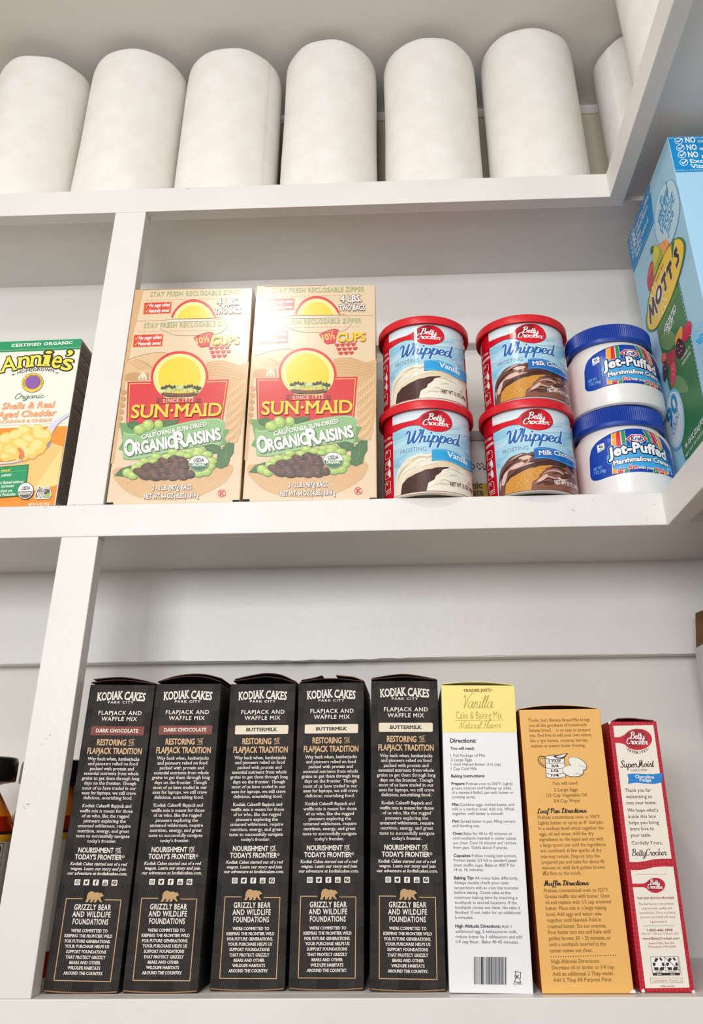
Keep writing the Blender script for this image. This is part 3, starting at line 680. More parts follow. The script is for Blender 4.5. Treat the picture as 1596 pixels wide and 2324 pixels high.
for i in range(27): A.ell('section_headings', BB, 280+i*17.8, 1848-i*.3, 3.6, 3.6, 0, 8)
c = 'measuring_cup_drawing'
A.poly(c, BWH, [(240, 430), (376, 432), (384, 575), (248, 577)], 0); A.ell(c, BWH, 308, 432, 68, 16, 0)
for y in (432,): A.stroke(c, BB, ell(308, y, 68, 16), 4, 1, closed=True)
A.blob(c, BB, [(300, 424), (345, 414), (400, 403), (392, 416), (372, 436), (330, 440)], 2, 3); A.blob(c, BWH, [(318, 425), (350, 418), (388, 408), (372, 426), (340, 434)], 3, 3)
for y in (470, 505, 543, 570): A.stroke(c, BB, [(243+(y-470)*.05, y), (300, y+9), (380, y)], 3, 1, smooth=True)
A.stroke(c, BB, [(240, 432), (244, 500), (249, 575)], 4, 1); A.stroke(c, BB, [(376, 434), (380, 500), (384, 575)], 4, 1)
A.stroke(c, BB, [(240, 428), (205, 424), (190, 445), (205, 478), (243, 505)], 5, 1, smooth=True); A.stroke(c, BB, [(240, 440), (214, 438), (203, 450), (215, 472), (243, 492)], 3, 1, smooth=True)
for t, y in (('1 CUP', 466), ('3/4', 500), ('1/2', 534), ('1/4', 566)): T(c, BB, t, 312-len(t)*9, y, 312+len(t)*8, y, 15, .03, .04, layer=2)
for ex, ey, rx, ry, ro in ((470, 478, 72, 37, .5), (438, 530, 74, 40, .12)):
    A.ell('eggs_drawing', BB, ex, ey, rx+2, ry+2, 1, 28, ro); A.ell('eggs_drawing', BWH, ex-1, ey-1, rx-1.5, ry-1.5, 2, 28, ro)
    for k in range(7): A.stroke('eggs_drawing', mat((120, 112, 108), .5, .35), [(ex+rx*.6*math.cos(ro)-30+k*8, ey+ry*.62+k*2-6), (ex+rx*.6*math.cos(ro)-18+k*8, ey+ry*.40+k*3-6)], 1.6, 3)
    ex += 0
A.rect('edge_wear#1', BWH, 343, 2061, 366, 2063, 0); A.rect('edge_wear#2', BWH, 425, 2055, 470, 2058, 0); A.blob('edge_wear#3', BWH, [(850, 2100), (870, 2088), (884, 2095), (886, 2114), (845, 2112)], 0); A.blob('edge_wear#4', mat((190, 92, 30), .5), [(228, 1240), (238, 1234), (246, 1240), (238, 1250), (230, 1262), (224, 1255)], 1)
A.build(bb)

# ---- red cake mix carton
RW, RHh = .0430, .2018
rbx = thing('cake_mix_box', 'slim red chocolate fudge cake mix box with cream panels, last in the row', 'box', (.5106, .0158, .0004), (0, .010, .0))
mR = bpy.data.materials.new('red_crosshatch_board'); mR.use_nodes = True; N, L, b = nodes(mR)
tc = N.new('ShaderNodeTexCoord'); vals = []
for rot in (0, PI/2):
    mpn = N.new('ShaderNodeMapping'); mpn.inputs['Rotation'].default_value = (0, rot, 0); L.new(tc.outputs['Object'], mpn.inputs[0])
    w = N.new('ShaderNodeTexWave'); w.bands_direction = 'X'; w.inputs['Scale'].default_value = 95; w.inputs['Distortion'].default_value = 3.5; w.inputs['Detail Scale'].default_value = 2.2
    L.new(mpn.outputs[0], w.inputs['Vector']); vals.append(w.outputs['Fac'])
mn = N.new('ShaderNodeMath'); mn.operation = 'MINIMUM'; L.new(vals[0], mn.inputs[0]); L.new(vals[1], mn.inputs[1])
rr = N.new('ShaderNodeValToRGB'); rr.color_ramp.elements[0].color = (*lin((158, 16, 38)), 1); rr.color_ramp.elements[1].color = (*lin((206, 26, 50)), 1); rr.color_ramp.elements[1].position = .35
L.new(mn.outputs[0], rr.inputs[0]); L.new(rr.outputs[0], b.inputs['Base Color']); b.inputs['Roughness'].default_value = .42
carton(rbx, RW, .139, RHh, mR)
arch_flap(rbx, 'top_flap', -.30*RW, .45*RW, .125, RHh+.0002, [.0018, .0022, .0012, 0], mat((150, 40, 52), .6), .0007, -.0002, mat((110, 60, 60), .7))
mp = homog([(1384, 1637), (1490, 1638), (1578, 2255), (1453, 2253)], [(0, RHh), (RW, RHh), (RW, 0), (0, 0)])
A = Art(Plane((-RW/2, 0, 0), (1, 0, 0), (0, 0, 1)), crop(mp, 1360, 1600, .31135)); T = A.text
CRM = mat((240, 232, 218), .45, .4); RED = mat((196, 22, 46), .42, .5); DRED = mat((150, 16, 38), .42, .5); BRN = mat((62, 42, 44), .45, .4); MAR = mat((140, 40, 62), .45, .4); RBLU = mat((32, 128, 204), .45, .4); RW_ = mat((246, 244, 240), .45, .4)
A.poly('cream_panel', CRM, [(108, 150), (395, 148), (527, 1107), (470, 1106), (400, 1110), (330, 1124), (280, 1130), (222, 1128)], 0)
A.poly('cream_panel', CRM, [(230, 1188), (280, 1189), (330, 1184), (400, 1168), (470, 1163), (540, 1166), (662, 2065), (335, 2067)], 0)
def spoon(A, part, c, rx, ry, hx, hy0, hy1, L0=1, dark=DRED, red=RED, sc=1.0, txt=RW_):
    cx, cy = c
    A.poly(part, red, [(hx, hy0), (cx-rx*1.25, hy0), (cx-rx*.9, cy-ry*.45), (cx-rx*.6, cy-ry*.8), (cx-rx*.6, cy+ry*.8), (cx-rx*.9, cy+ry*.45), (cx-rx*1.25, hy1), (hx, hy1)], L0)
    A.ell(part, red, cx, cy, rx, ry, L0+1, 36); A.ell(part, dark, cx-rx*.12, cy-ry*.06, rx*.8, ry*.8, L0+2, 30)
spoon(A, 'brand_logo', (282, 248), 103, 75, 100, 231, 272)
A.script('brand_logo/logo_lettering', RW_, 'Betty', 229, 241, 336, 249, 46, .15, .2, layer=4); A.script('brand_logo/logo_lettering', RW_, 'Crocker', 203, 279, 358, 286, 44, .15, .2, layer=4)
A.arc_text('brand_logo', BRN, '-FAVORITES-', 284, 240, 112, 110, 145, 38, 24, .03, .05, 1, True)
A.script('product_lettering', BRN, 'Super', 157, 447, 284, 445, 48, .13, .2, layer=1); A.script('product_lettering', BRN, 'Moist', 284, 445, 408, 443, 48, .13, .2, layer=1)
T('product_lettering', BRN, 'CAKE MIX', 232, 475, 352, 474, 16, .0, layer=1)
A.poly('flavour_ribbon', RBLU, [(208, 494), (260, 490), (330, 494), (400, 496), (462, 489), (458, 556), (400, 566), (330, 562), (270, 556), (212, 563), (216, 528)], 1)
T('flavour_ribbon/ribbon_lettering', RW_, 'Chocolate', 264, 521, 401, 528, 22, .02, .05, layer=2); T('flavour_ribbon/ribbon_lettering', RW_, 'Fudge', 297, 545, 380, 550, 22, .02, .05, layer=2)
for t, y, a, b_ in [('Thank you for', 622, 192, 379), ('welcoming us', 667, 198, 386), ('into your home.', 711, 204, 417), ('We hope what’s', 765, 209, 430), ('inside this box', 810, 214, 415), ('helps you bring', 855, 220, 436), ('more love to', 899, 226, 399), ('your table.', 945, 231, 380), ('Cordially Yours,', 1002, 239, 461)]:
    T('printed_message', BRN, t, a, y, b_, y, 25, .006, layer=1)
A.script('printed_message', BRN, 'BettyCrocker', 240, 1084, 495, 1081, 48, .12, .2, layer=1)
A.stroke('printed_message', BRN, [(272, 1219), (495, 1219)], 2, 1)
spoon(A, 'promise_logo', (410, 1301), 70, 55, 238, 1287, 1313)
A.script('promise_logo/logo_lettering', RW_, 'Betty', 370, 1293, 444, 1299, 34, .16, .2, layer=4); A.script('promise_logo/logo_lettering', RW_, 'Crocker', 352, 1322, 464, 1327, 32, .16, .2, layer=4)
for t, y, a, b_, m, c, bo in [('THE RED SPOON PROMISE', 1403, 275, 545, MAR, 16, .02), ('The Red Spoon is my promise', 1445, 287, 545, MAR, 16, 0), ('of great taste, quality and', 1477, 311, 530, MAR, 16, 0), ('convenience. This is a product', 1510, 293, 558, MAR, 16, 0), ('you and your family will enjoy.', 1542, 299, 560, MAR, 16, 0), ('I guarantee it.', 1576, 372, 495, MAR, 16, 0),
     ('1-800-446-1898', 1641, 350, 535, MAR, 18, .02), ('Mon.-Fri. 7:30 a.m.-5:30 p.m. CST', 1666, 310, 582, MAR, 15, 0), ('www.BettyCrocker.com', 1702, 316, 585, MAR, 17, .02), ('General Mills, Box 200,', 1737, 360, 552, MAR, 16, 0), ('Minneapolis, MN 55440', 1763, 359, 559, MAR, 16, 0), ('Carbohydrate Choices: 2', 2017, 390, 597, MAR, 16, 0), ('3086166303', 2060, 445, 552, MAR, 16, 0)]:
    T('printed_message', m, t, a, y, b_, y, c, bo, layer=1)
A.stroke('printed_message', BRN, [(323, 1600), (548, 1600)], 2, 1); A.stroke('printed_message', BRN, [(370, 1991), (606, 1991), (612, 2027), (374, 2027)], 2, 1, closed=True)
p = 'recycling_label'; A.poly(p, RW_, [(373, 1831), (572, 1830), (590, 1970), (391, 1970)], 1); A.poly(p, BRN, [(388, 1953), (588, 1953), (590, 1971), (390, 1971)], 2)
for q in ([(373, 1831), (572, 1830), (588, 1953), (388, 1953)],): A.stroke(p, BRN, q, 3, 2, closed=True)
A.stroke(p, BRN, [(473, 1830), (488, 1953)], 2, 2); A.stroke(p, BRN, [(386, 1934), (586, 1934)], 2, 2); A.stroke(p, BRN, [(472, 1831), (584, 1932)], 4, 3)
for ox in (0, 99):
    for pg in ([(400, 1866), (408, 1840), (424, 1840), (430, 1850), (414, 1870)], [(436, 1838), (450, 1838), (462, 1856), (452, 1862), (440, 1850)], [(388, 1876), (402, 1873), (412, 1885), (402, 1902), (392, 1898)], [(456, 1878), (466, 1872), (478, 1892), (468, 1904), (458, 1896)], [(396, 1910), (430, 1910), (432, 1930), (404, 1930)], [(446, 1910), (476, 1908), (470, 1930), (446, 1934), (438, 1922)]):
        A.poly(p, BRN, [(x+ox, y) for x, y in pg], 2)
T(p, BRN, 'PAPER', 412, 1949, 462, 1949, 11, 0, layer=3); T(p, BRN, 'PLASTIC', 503, 1949, 568, 1949, 11, 0, layer=3); T(p, RW_, 'BOX', 422, 1967, 455, 1967, 10, .02, layer=3); T(p, RW_, 'BAG', 522, 1967, 553, 1967, 10, .02, layer=3)
T(p, BRN, 'how2recycle.info', 576, 1832, 596, 1970, 9, 0, layer=2)
A.blob('edge_wear#5', RW_, [(318, 2070), (326, 2078), (332, 2096), (312, 2098), (306, 2086)], 0); A.blob('edge_wear#6', RW_, [(690, 2082), (700, 2090), (702, 2104), (676, 2098)], 0); A.blob('edge_wear#7', RW_, [(76, 118), (88, 116), (90, 126), (80, 140), (74, 130)], 0)
A.build(rbx)
# ------------------------------------------------------------------ raisin boxes
SW, SH, SD = .1385, .2640, .12
SRO = .22
def S(*c): return mat(c, SRO, 1.0)
def raisin_box():
    t = thing('raisin_box', 'tan raisin box with red panel and white shine, beside the white stile', 'box', (.0712, .0038, Z2+.0003), (0, -.006, .022), 'tan raisin boxes')
    carton(t, SW, SD, SH, S(226, 202, 168), .0012)
    bx = bm_obj('lid_flap', box_bm(-SW*.47, SW*.08, .0006, .08, SH, SH+.0013, .0002, 1), S(176, 142, 108), t)
    for sx in (-1, 1):
        box('corner_notch', sx*(SW/2-.004)-.0035, sx*(SW/2-.004)+.0035, -.0004, .003, .0002, .0028, mat((34, 24, 22), .8), t)
    mp = homog([(318, 118), (1455, 108), (1358, 2140), (30, 2150)], [(0, SH), (SW, SH), (SW, 0), (0, 0)])
    A = Art(Plane((-SW/2, 0, 0), (1, 0, 0), (0, 0, 1)), mp); T = A.text
    TAN, TAN2, BEI = S(214, 172, 120), S(196, 150, 96), S(236, 216, 186); RD, RD2, DR = S(214, 30, 34), S(196, 22, 30), S(140, 26, 30)
    YE, YL, CM, WH, BR, OR = S(250, 208, 40), S(252, 226, 120), S(250, 238, 206), S(246, 244, 236), S(92, 34, 28), S(240, 150, 40)
    GR, GR2, GD, GL, SAGE = S(140, 186, 124), S(104, 156, 90), S(52, 104, 52), S(184, 212, 110), S(170, 178, 128)
    L = 'landscape_print'
    # rolling fields and vine rows in tan line work
    A.poly(L, TAN, [(318, 118), (395, 118), (330, 400), (296, 520), (250, 800), (175, 1300), (110, 1750), (80, 1750), (200, 900)], 0)
    A.poly(L, S(222, 186, 138), [(235, 790), (400, 735), (560, 708), (640, 720), (480, 860), (440, 960), (215, 970)], 0)
    for k in range(9): A.stroke(L, TAN2, [(236+k*14, 790+k*9), (330+k*22, 765+k*12), (430+k*20, 800+k*14), (500+k*8, 860+k*10)], 3, 1, smooth=True)
    A.stroke(L, TAN2, [(235, 770), (400, 722), (560, 700), (640, 715)], 5, 1, smooth=True)
    A.poly(L, TAN2, [(255, 890), (320, 885), (420, 905), (450, 880), (455, 960), (220, 965), (225, 910)], 1)
    for k in range(3): A.rect(L, BEI, 350+k*32, 925, 368+k*32, 960, 2)
    A.poly(L, BEI, [(360, 915), (395, 885), (430, 915), (428, 935), (362, 935)], 2)
    A.poly(L, TAN, [(1010, 800), (1180, 780), (1330, 830), (1425, 800), (1400, 1250), (1330, 1560), (1200, 1560), (1225, 960), (1020, 960)], 0)
    for k in range(6): A.stroke(L, TAN2, [(1015, 800+k*24), (1150, 790+k*28), (1390, 860+k*22)], 3, 1, smooth=True)
    for k in range(7):
        y = 1010+k*85; A.poly(L, S(224, 190, 142), [(1215-k*3, y+70), (1290, y+10), (1400-k*8, y-70), (1398-k*8, y-30), (1290, y+60), (1210-k*3, y+120)], 1)
        for j in range(7): A.stroke(L, TAN2, [(1225+j*24-k*4, y+92-j*20), (1236+j*24-k*4, y+66-j*20), (1234+j*24-k*4, y+50-j*20)], 4, 2)
    for k in range(6): A.blob(L, TAN2, [(185-k*8, 1060+k*62), (225-k*8, 1050+k*62), (240-k*10, 1080+k*62), (200-k*8, 1098+k*62)], 1, 3)
    A.poly(L, TAN, sp([(108, 1880), (120, 1800), (300, 1780), (700, 1760), (1200, 1760), (1290, 1810), (1235, 1915), (1180, 1960), (1060, 2030), (900, 2085), (660, 2110), (420, 2090), (270, 2040), (180, 1970)], True, 4), 0)
    rn = random.Random(9)
    for k in range(70):
        x, y = rn.uniform(140, 1210), rn.uniform(1850, 2010); 
        if y > 2080-abs(x-680)*.22: continue
        A.stroke(L, S(228, 192, 146), [(x, y), (x+rn.uniform(-22, 22), y+rn.uniform(8, 22)), (x+rn.uniform(-40, 40), y+rn.uniform(10, 30))], 4, 1)
    Z = 'zipper_lettering'
    T(Z, SAGE, 'STAY FRESH RECLOSABLE ZIPPER', 462, 181, 1345, 172, 42, .03, layer=1, spacing=1.1)
    T(Z, SAGE, 'STAY FRESH RECLOSABLE ZIPPER', 398, 473, 1300, 462, 42, .03, layer=1, spacing=1.1)
    for y0, x0, x1 in ((212, 420, 1340), (503, 350, 1290)):
        for k in range(22): A.rect(Z, TAN, x0+(x1-x0)*k/22, y0-k*.4, x0+(x1-x0)*(k+.7)/22, y0+3-k*.4, 1)
    p = 'claim_badges'
    for x0, y0, w, s in ((392, 236, 276, 1.0), (292, 535, 296, 1.06)):
        A.poly(p, OR, [(x0+12, y0), (x0+w+4, y0-6), (x0+w-8, y0+102*s), (x0, y0+108*s)], 1)
        for j, tx in enumerate(('No sugar added', 'Naturally sweet')):
            yy = y0+5+j*51*s; A.poly(p, RD, [(x0+18-j*5, yy), (x0+w-2-j*5, yy-5), (x0+w-7-j*5, yy+43*s), (x0+12-j*5, yy+48*s)], 2)
            A.stroke(p, YL, [(x0+26-j*5, yy+24*s), (x0+34-j*5, yy+36*s), (x0+54-j*5, yy+12*s)], 5, 3)
            T(p, WH, tx, x0+62-j*6, yy+38*s, x0+w-16-j*6, yy+33*s, 30*s, .03, layer=3)
    p = 'fold_crease'; A.stroke(p, S(200, 172, 136), [(285, 408), (620, 402), (1418, 392)], 4, 1)
    p = 'carry_handle_slot'
    A.stroke(p, S(206, 186, 158), sp([(612, 390), (1100, 378), (1180, 410), (1205, 455), (1170, 505), (1080, 540), (760, 544), (640, 520), (560, 480)], False, 6), 5, 4)
    A.poly(p, S(240, 226, 202), [(620, 404), (1090, 400), (1085, 414), (628, 420)], 4)
    for k in range(16): A.ell(p, BEI, 640+k*29, 388-k*.4, 11, 8, 5, 8)
    # round sun medallions: upper one is cut by the crease
    M = 'sun_medallion'
    def sun(cx, cy, rx, ry, y0):
        top = lambda r_x, r_y: [q for q in ell(cx, cy, r_x, r_y, 72) if q[1] <= y0]
        def cut(m, r_x, r_y, l):
            if y0 > cy+ry: A.poly(M, m, ell(cx, cy, r_x, r_y, 48), l); return
            P = ell(cx, cy, r_x, r_y, 72, 0, PI, 2*PI); P = [q for q in P if q[1] <= y0]
            A.poly(M, m, P, l)
        cut(RD, rx, ry, 2); cut(YE, rx*.91, ry*.90, 3); cut(CM, rx*.905, ry*.895, 4); cut(YL, rx*.89, ry*.88, 5)
        for k in range(54):
            a = 2*PI*k/54; c, s = math.cos(a), math.sin(a)
            P = [(cx+rx*.72*math.cos(a-.02), cy+ry*.72*math.sin(a-.02)), (cx+rx*.9*c, cy+ry*.9*s), (cx+rx*.72*math.cos(a+.05), cy+ry*.72*math.sin(a+.05))]
            if max(q[1] for q in P) < y0: A.poly(M, CM, P, 6)
        cut(YE, rx*.74, ry*.77, 7)
    sun(752, 940, 282, 248, 5000); M = 'cropped_sun_medallion'; sun(882, 462, 232, 250, 394)
    # the harvest basket
    B = 'grape_basket_print'
    A.poly(B, BR, [(566, 1098), (600, 1110), (720, 1128), (820, 1122), (930, 1098), (905, 1112), (880, 1120), (620, 1122)], 8)
    A.blob(B, S(120, 74, 40), [(566, 1075), (640, 1085), (760, 1092), (880, 1085), (940, 1070), (905, 1118), (760, 1130), (610, 1120)], 8)
    for k in range(22): A.stroke(B, S(60, 34, 22), [(580+k*16, 1086), (590+k*15, 1118)], 3, 9)
    for k in range(90):
        x = rn.uniform(572, 930); y = rn.uniform(1040, 1092)-18*math.cos((x-750)/190*1.5)
        A.ell(B, rn.choice((S(178, 196, 128), S(150, 176, 104), S(206, 214, 160))), x, y, 11, 10, 10, 8)
    for lx, ly in ((600, 1035), (640, 1022), (690, 1030), (820, 1030), (860, 1022), (915, 1035), (940, 1045)):
        A.blob(B, S(44, 58, 44), [(lx-30, ly+8), (lx-12, ly-14), (lx, ly-2), (lx+14, ly-18), (lx+30, ly+4), (lx+8, ly+16), (lx-10, ly+18)], 11, 3)
    # red name panel
    N_ = 'name_panel'
    A.poly(N_, RD, [(246, 975), (480, 972), (478, 1000), (1028, 990), (1030, 966), (1236, 964), (1182, 1346), (760, 1385), (232, 1366)], 1)
    for q in ([(468, 992), (266, 994), (250, 1360)], [(1022, 985), (1212, 984), (1166, 1335)]): A.stroke(N_, YL, q, 5, 2)
    A.poly(N_, S(160, 18, 26), [(238, 1366), (246, 975), (254, 975), (246, 1366)], 2)
    A.poly(N_, DR, [(526, 1130), (600, 1134), (960, 1140), (965, 1180), (880, 1184), (600, 1184), (522, 1176), (540, 1154)], 8); A.poly(N_, RD2, [(566, 1146), (920, 1136), (925, 1176), (560, 1190)], 9)
    T(N_+'/panel_lettering', CM, 'SINCE 1912', 592, 1178, 892, 1170, 32, .0, .04, layer=10, spacing=1.15)
    T(N_+'/panel_lettering', DR, 'SUN·MAID', 283, 1322, 1166, 1308, 118, .022, .035, grow=.018, res=4, layer=10); T(N_+'/panel_lettering', YE, 'SUN·MAID', 281, 1318, 1162, 1306, 118, .018, .035, res=4, layer=11)
    # green ribbon
    R_ = 'green_ribbon'
    A.poly(R_, GR2, [(168, 1358), (330, 1380), (240, 1640), (158, 1612), (200, 1540)], 4); A.poly(R_, GR2, [(1140, 1430), (1245, 1440), (1200, 1520), (1225, 1570), (1130, 1600)], 4)
    A.poly(R_, GR, sp([(208, 1445), (260, 1468), (420, 1445), (620, 1405), (820, 1362), (1010, 1335), (1140, 1332), (1196, 1368), (1190, 1450), (1165, 1590), (1080, 1590), (940, 1600), (760, 1628), (520, 1680), (330, 1715), (220, 1710), (202, 1690), (206, 1560)], True, 4), 5)
    A.stroke(R_, S(196, 222, 178), [(222, 1470), (280, 1478), (430, 1456), (640, 1412), (840, 1370), (1010, 1346), (1130, 1342), (1180, 1372)], 5, 6, smooth=True)
    A.stroke(R_, S(196, 222, 178), [(215, 1680), (260, 1700), (380, 1690), (600, 1645), (800, 1605), (1000, 1578), (1150, 1572)], 5, 6, smooth=True)
    T(R_+'/ribbon_lettering', GD, 'CALIFORNIA SUN-DRIED', 392, 1524, 1030, 1404, 40, .03, layer=7); T(R_+'/ribbon_lettering', WH, 'CALIFORNIA SUN-DRIED', 388, 1521, 1026, 1401, 40, .03, layer=8)
    for l, m, g, dx in ((7, S(70, 96, 66), .05, 5), (8, WH, .012, 0)):
        T(R_+'/ribbon_lettering', m, 'O', 224+dx, 1680+dx, 322+dx, 1664+dx, 142, .034, grow=g, res=4, layer=l); T(R_+'/ribbon_lettering', m, 'RGANIC', 330+dx, 1662+dx, 714+dx, 1598+dx, 104, .034, grow=g, res=4, layer=l)
        T(R_+'/ribbon_lettering', m, 'R', 722+dx, 1612+dx, 824+dx, 1590+dx, 146, .034, grow=g, res=4, layer=l); T(R_+'/ribbon_lettering', m, 'AISINS', 826+dx, 1588+dx, 1164+dx, 1530+dx, 104, .034, grow=g, res=4, layer=l)
    # grapes, leaves and raisins
    Gp = 'grapes_and_raisins_print'
    def leaf(P, l):
        A.poly(Gp, GD, P, l)
        c = np.mean(np.array(P), 0)
        for q in P[::8]: A.stroke(Gp, S(104, 150, 84), [tuple(c), (c[0]*.25+q[0]*.75, c[1]*.25+q[1]*.75)], 3, l+1)
    def jag(P, k=.12):
        out = []; c = np.mean(np.array(P, float), 0)
        for i in range(len(P)):
            a, b = np.array(P[i], float), np.array(P[(i+1) % len(P)], float)
            for t in range(4): out += [tuple(a+(b-a)*(t/4)), tuple((a+(b-a)*((t+.55)/4)-c)*(1-k)+c)]
        return out
    Gp = 'grape_cluster_print'
    leaf(jag([(235, 1362), (330, 1340), (400, 1400), (330, 1450), (250, 1410)]), 6); leaf(jag([(590, 1345), (700, 1340), (760, 1332), (735, 1375), (620, 1412), (590, 1400)]), 6)
    Gp = 'grapes_and_raisins_print'
    leaf(jag([(112, 1868), (180, 1800), (290, 1765), (270, 1830), (200, 1880)]), 6); leaf(jag([(985, 1590), (1080, 1570), (1170, 1600), (1150, 1660), (1060, 1680)]), 6)
    leaf(jag([(1130, 1650), (1235, 1555), (1300, 1560), (1295, 1660), (1265, 1700), (1240, 1790), (1170, 1820), (1110, 1800), (1120, 1720)]), 6)
    def grape(x, y, rx, ry, l, ro=0):
        A.ell(Gp, GR2, x, y, rx, ry, l, 20, ro); A.ell(Gp, S(160, 192, 90), x-rx*.06, y-ry*.06, rx*.9, ry*.88, l+1, 20, ro); A.ell(Gp, GL, x-rx*.15, y-ry*.2, rx*.62, ry*.56, l+2, 16, ro); A.ell(Gp, S(226, 236, 180), x-rx*.28, y-ry*.4, rx*.22, ry*.16, l+3, 10, ro)
    Gp = 'grape_cluster_print'
    for x, y, rx, ry in ((368, 1432, 64, 50), (450, 1392, 60, 58), (552, 1385, 46, 48)): grape(x, y, rx, ry, 8)
    Gp = 'grapes_and_raisins_print'
    for x, y, rx, ry in ((420, 1730, 60, 28), (530, 1690, 58, 32), (500, 1735, 50, 26), (640, 1695, 56, 34), (695, 1650, 60, 32), (770, 1670, 56, 28), (840, 1685, 50, 26), (860, 1645, 52, 26), (950, 1640, 64, 34), (930, 1670, 56, 30), (1030, 1675, 56, 34), (1070, 1740, 62, 40), (1060, 1790, 56, 40), (1020, 1840, 60, 44), (950, 1850, 60, 46), (370, 1765, 50, 34), (330, 1800, 48, 34), (250, 1842, 54, 46), (300, 1870, 54, 40)):
        grape(x, y, rx, ry, 7)
    RA = [S(70, 38, 32), S(88, 50, 40), S(60, 30, 26)]; RL_ = S(150, 108, 84)
    for i, (x, y, rx, ry, ro) in enumerate([(440, 1790, 66, 40, -.3), (600, 1740, 54, 36, .5), (700, 1715, 60, 30, -.2), (780, 1730, 66, 34, .3), (360, 1830, 56, 34, .2), (540, 1775, 60, 36, -.3), (640, 1790, 60, 34, .2), (720, 1770, 66, 38, -.4), (800, 1785, 56, 34, .1), (420, 1870, 64, 36, .2), (500, 1850, 66, 42, -.2), (590, 1830, 60, 34, .3), (690, 1840, 62, 42, -.3), (780, 1840, 66, 42, .2), (860, 1860, 54, 36, .1), (610, 1880, 54, 30, .0), (700, 1885, 54, 32, -.1), (520, 1885, 60, 32, .1), (790, 1890, 50, 24, .1), (730, 1740, 40, 24, .2)]):
        A.ell(Gp, S(44, 22, 20), x, y+3, rx+3, ry+3, 11+i % 3, 18, ro); A.ell(Gp, RA[i % 3], x, y, rx, ry, 12+i % 3, 18, ro)
        for j in (-.45, -.1, .3): A.stroke(Gp, RL_, sp([(x-rx*.6, y+j*ry-4), (x-rx*.1, y+(j-.2)*ry), (x+rx*.55, y+(j+.15)*ry)], False, 3), 5, 15, taper=True)
    U_ = 'organic_seal'
    A.ell(U_, WH, 952, 1760, 102, 80, 16, 36); A.stroke(U_, S(60, 50, 40), ell(952, 1760, 98, 76, 36), 5, 17, closed=True); A.poly(U_, S(40, 110, 70), ell(952, 1760, 92, 71, 24, 0, 0, PI), 17)
    T(U_+'/seal_lettering', S(50, 60, 50), 'USDA', 900, 1752, 1003, 1750, 36, .03, layer=18); T(U_+'/seal_lettering', WH, 'ORGANIC', 880, 1792, 1018, 1790, 28, .03, layer=18)
    p = 'weight_lettering'
    for m, g, l, d_ in ((BR, .05, 2, 3), (WH, .0, 3, 0)):
        T(p, m, '2 - 2 LB. (907g) BAGS', 492+d_, 2013+d_, 880+d_, 2008+d_, 46, .02, grow=g, layer=l); T(p, m, 'NET WT. 64 OZ (4LBS.) 1814 g', 410+d_, 2094+d_, 950+d_, 2088+d_, 46, .02, grow=g, layer=l)
    A.stroke(p, RD, ell(1180, 2050, 38, 34), 5, 2, closed=True); T(p, RD, 'K', 1162, 2070, 1202, 2069, 40, .034, .05, layer=2)
    p = 'cup_count_print'
    A.poly(p, RD, [(888, 572), (980, 545), (1075, 528), (1050, 590), (1040, 648), (960, 660), (930, 640)], 6); A.stroke(p, RD, [(888, 570), (960, 540), (1030, 522), (1078, 530)], 7, 6, smooth=True)
    T(p, YL, '10½', 922, 632, 1040, 606, 58, .02, layer=7); T(p, S(176, 92, 40), 'CUPS', 1064, 642, 1330, 632, 76, .034, grow=.03, layer=6); T(p, YE, 'CUPS', 1060, 638, 1326, 628, 76, .034, layer=7)
    for r_, nn in ((0, 4), (1, 4), (2, 3)):
        for k in range(nn):
            x, y = 1030+k*52+r_*14, 655+r_*38-k*2; A.poly(p, RD, [(x, y+4), (x+44, y), (x+38, y+26), (x+14, y+28)], 7)
            A.stroke(p, RD, ell(x+42, y+10, 7, 8, 8), 3, 7, closed=True)
    p = 'bag_count_lettering'
    for m, g, l in ((S(120, 50, 30), .06, 8), (WH, 0., 9)):
        T(p, m, '4 LBS.', 1112, 270, 1312, 266, 58, .034, grow=g, layer=l); T(p, m, 'SPLIT IN', 1146, 296, 1280, 294, 18, .02, grow=g*.5, layer=l); T(p, m, 'TWO BAGS', 1092, 350, 1340, 346, 50, .03, grow=g, layer=l)
    A.build(t, {'name_panel': 'red panel with yellow capitals', 'sun_medallion': 'yellow sun disc with a red rim'})
    # printing that wraps round the right hand edge
    B2 = Art(Plane((SW/2, 0, 0), (0, 1, 0), (0, 0, 1)), lambda x, y: (x, y))
    B2.geo('side_print', S(206, 166, 116), [(.0, .03), (.12, .03), (.12, .17), (.0, .19)], 0); B2.geo('side_print', S(46, 96, 46), [(.003, .085), (.05, .085), (.05, .12), (.003, .128)], 1)
    B2.geo('side_print', S(172, 130, 80), [(.0, .062), (.09, .062), (.09, .085), (.0, .085)], 1)
    B2.build(t)
    return t
sm1 = raisin_box()
sm2 = dup(sm1, (.2127, .0042, Z2+.0003), 'tan raisin box with red panel, between the other raisin box and the frosting tubs', (0, .002, .024))

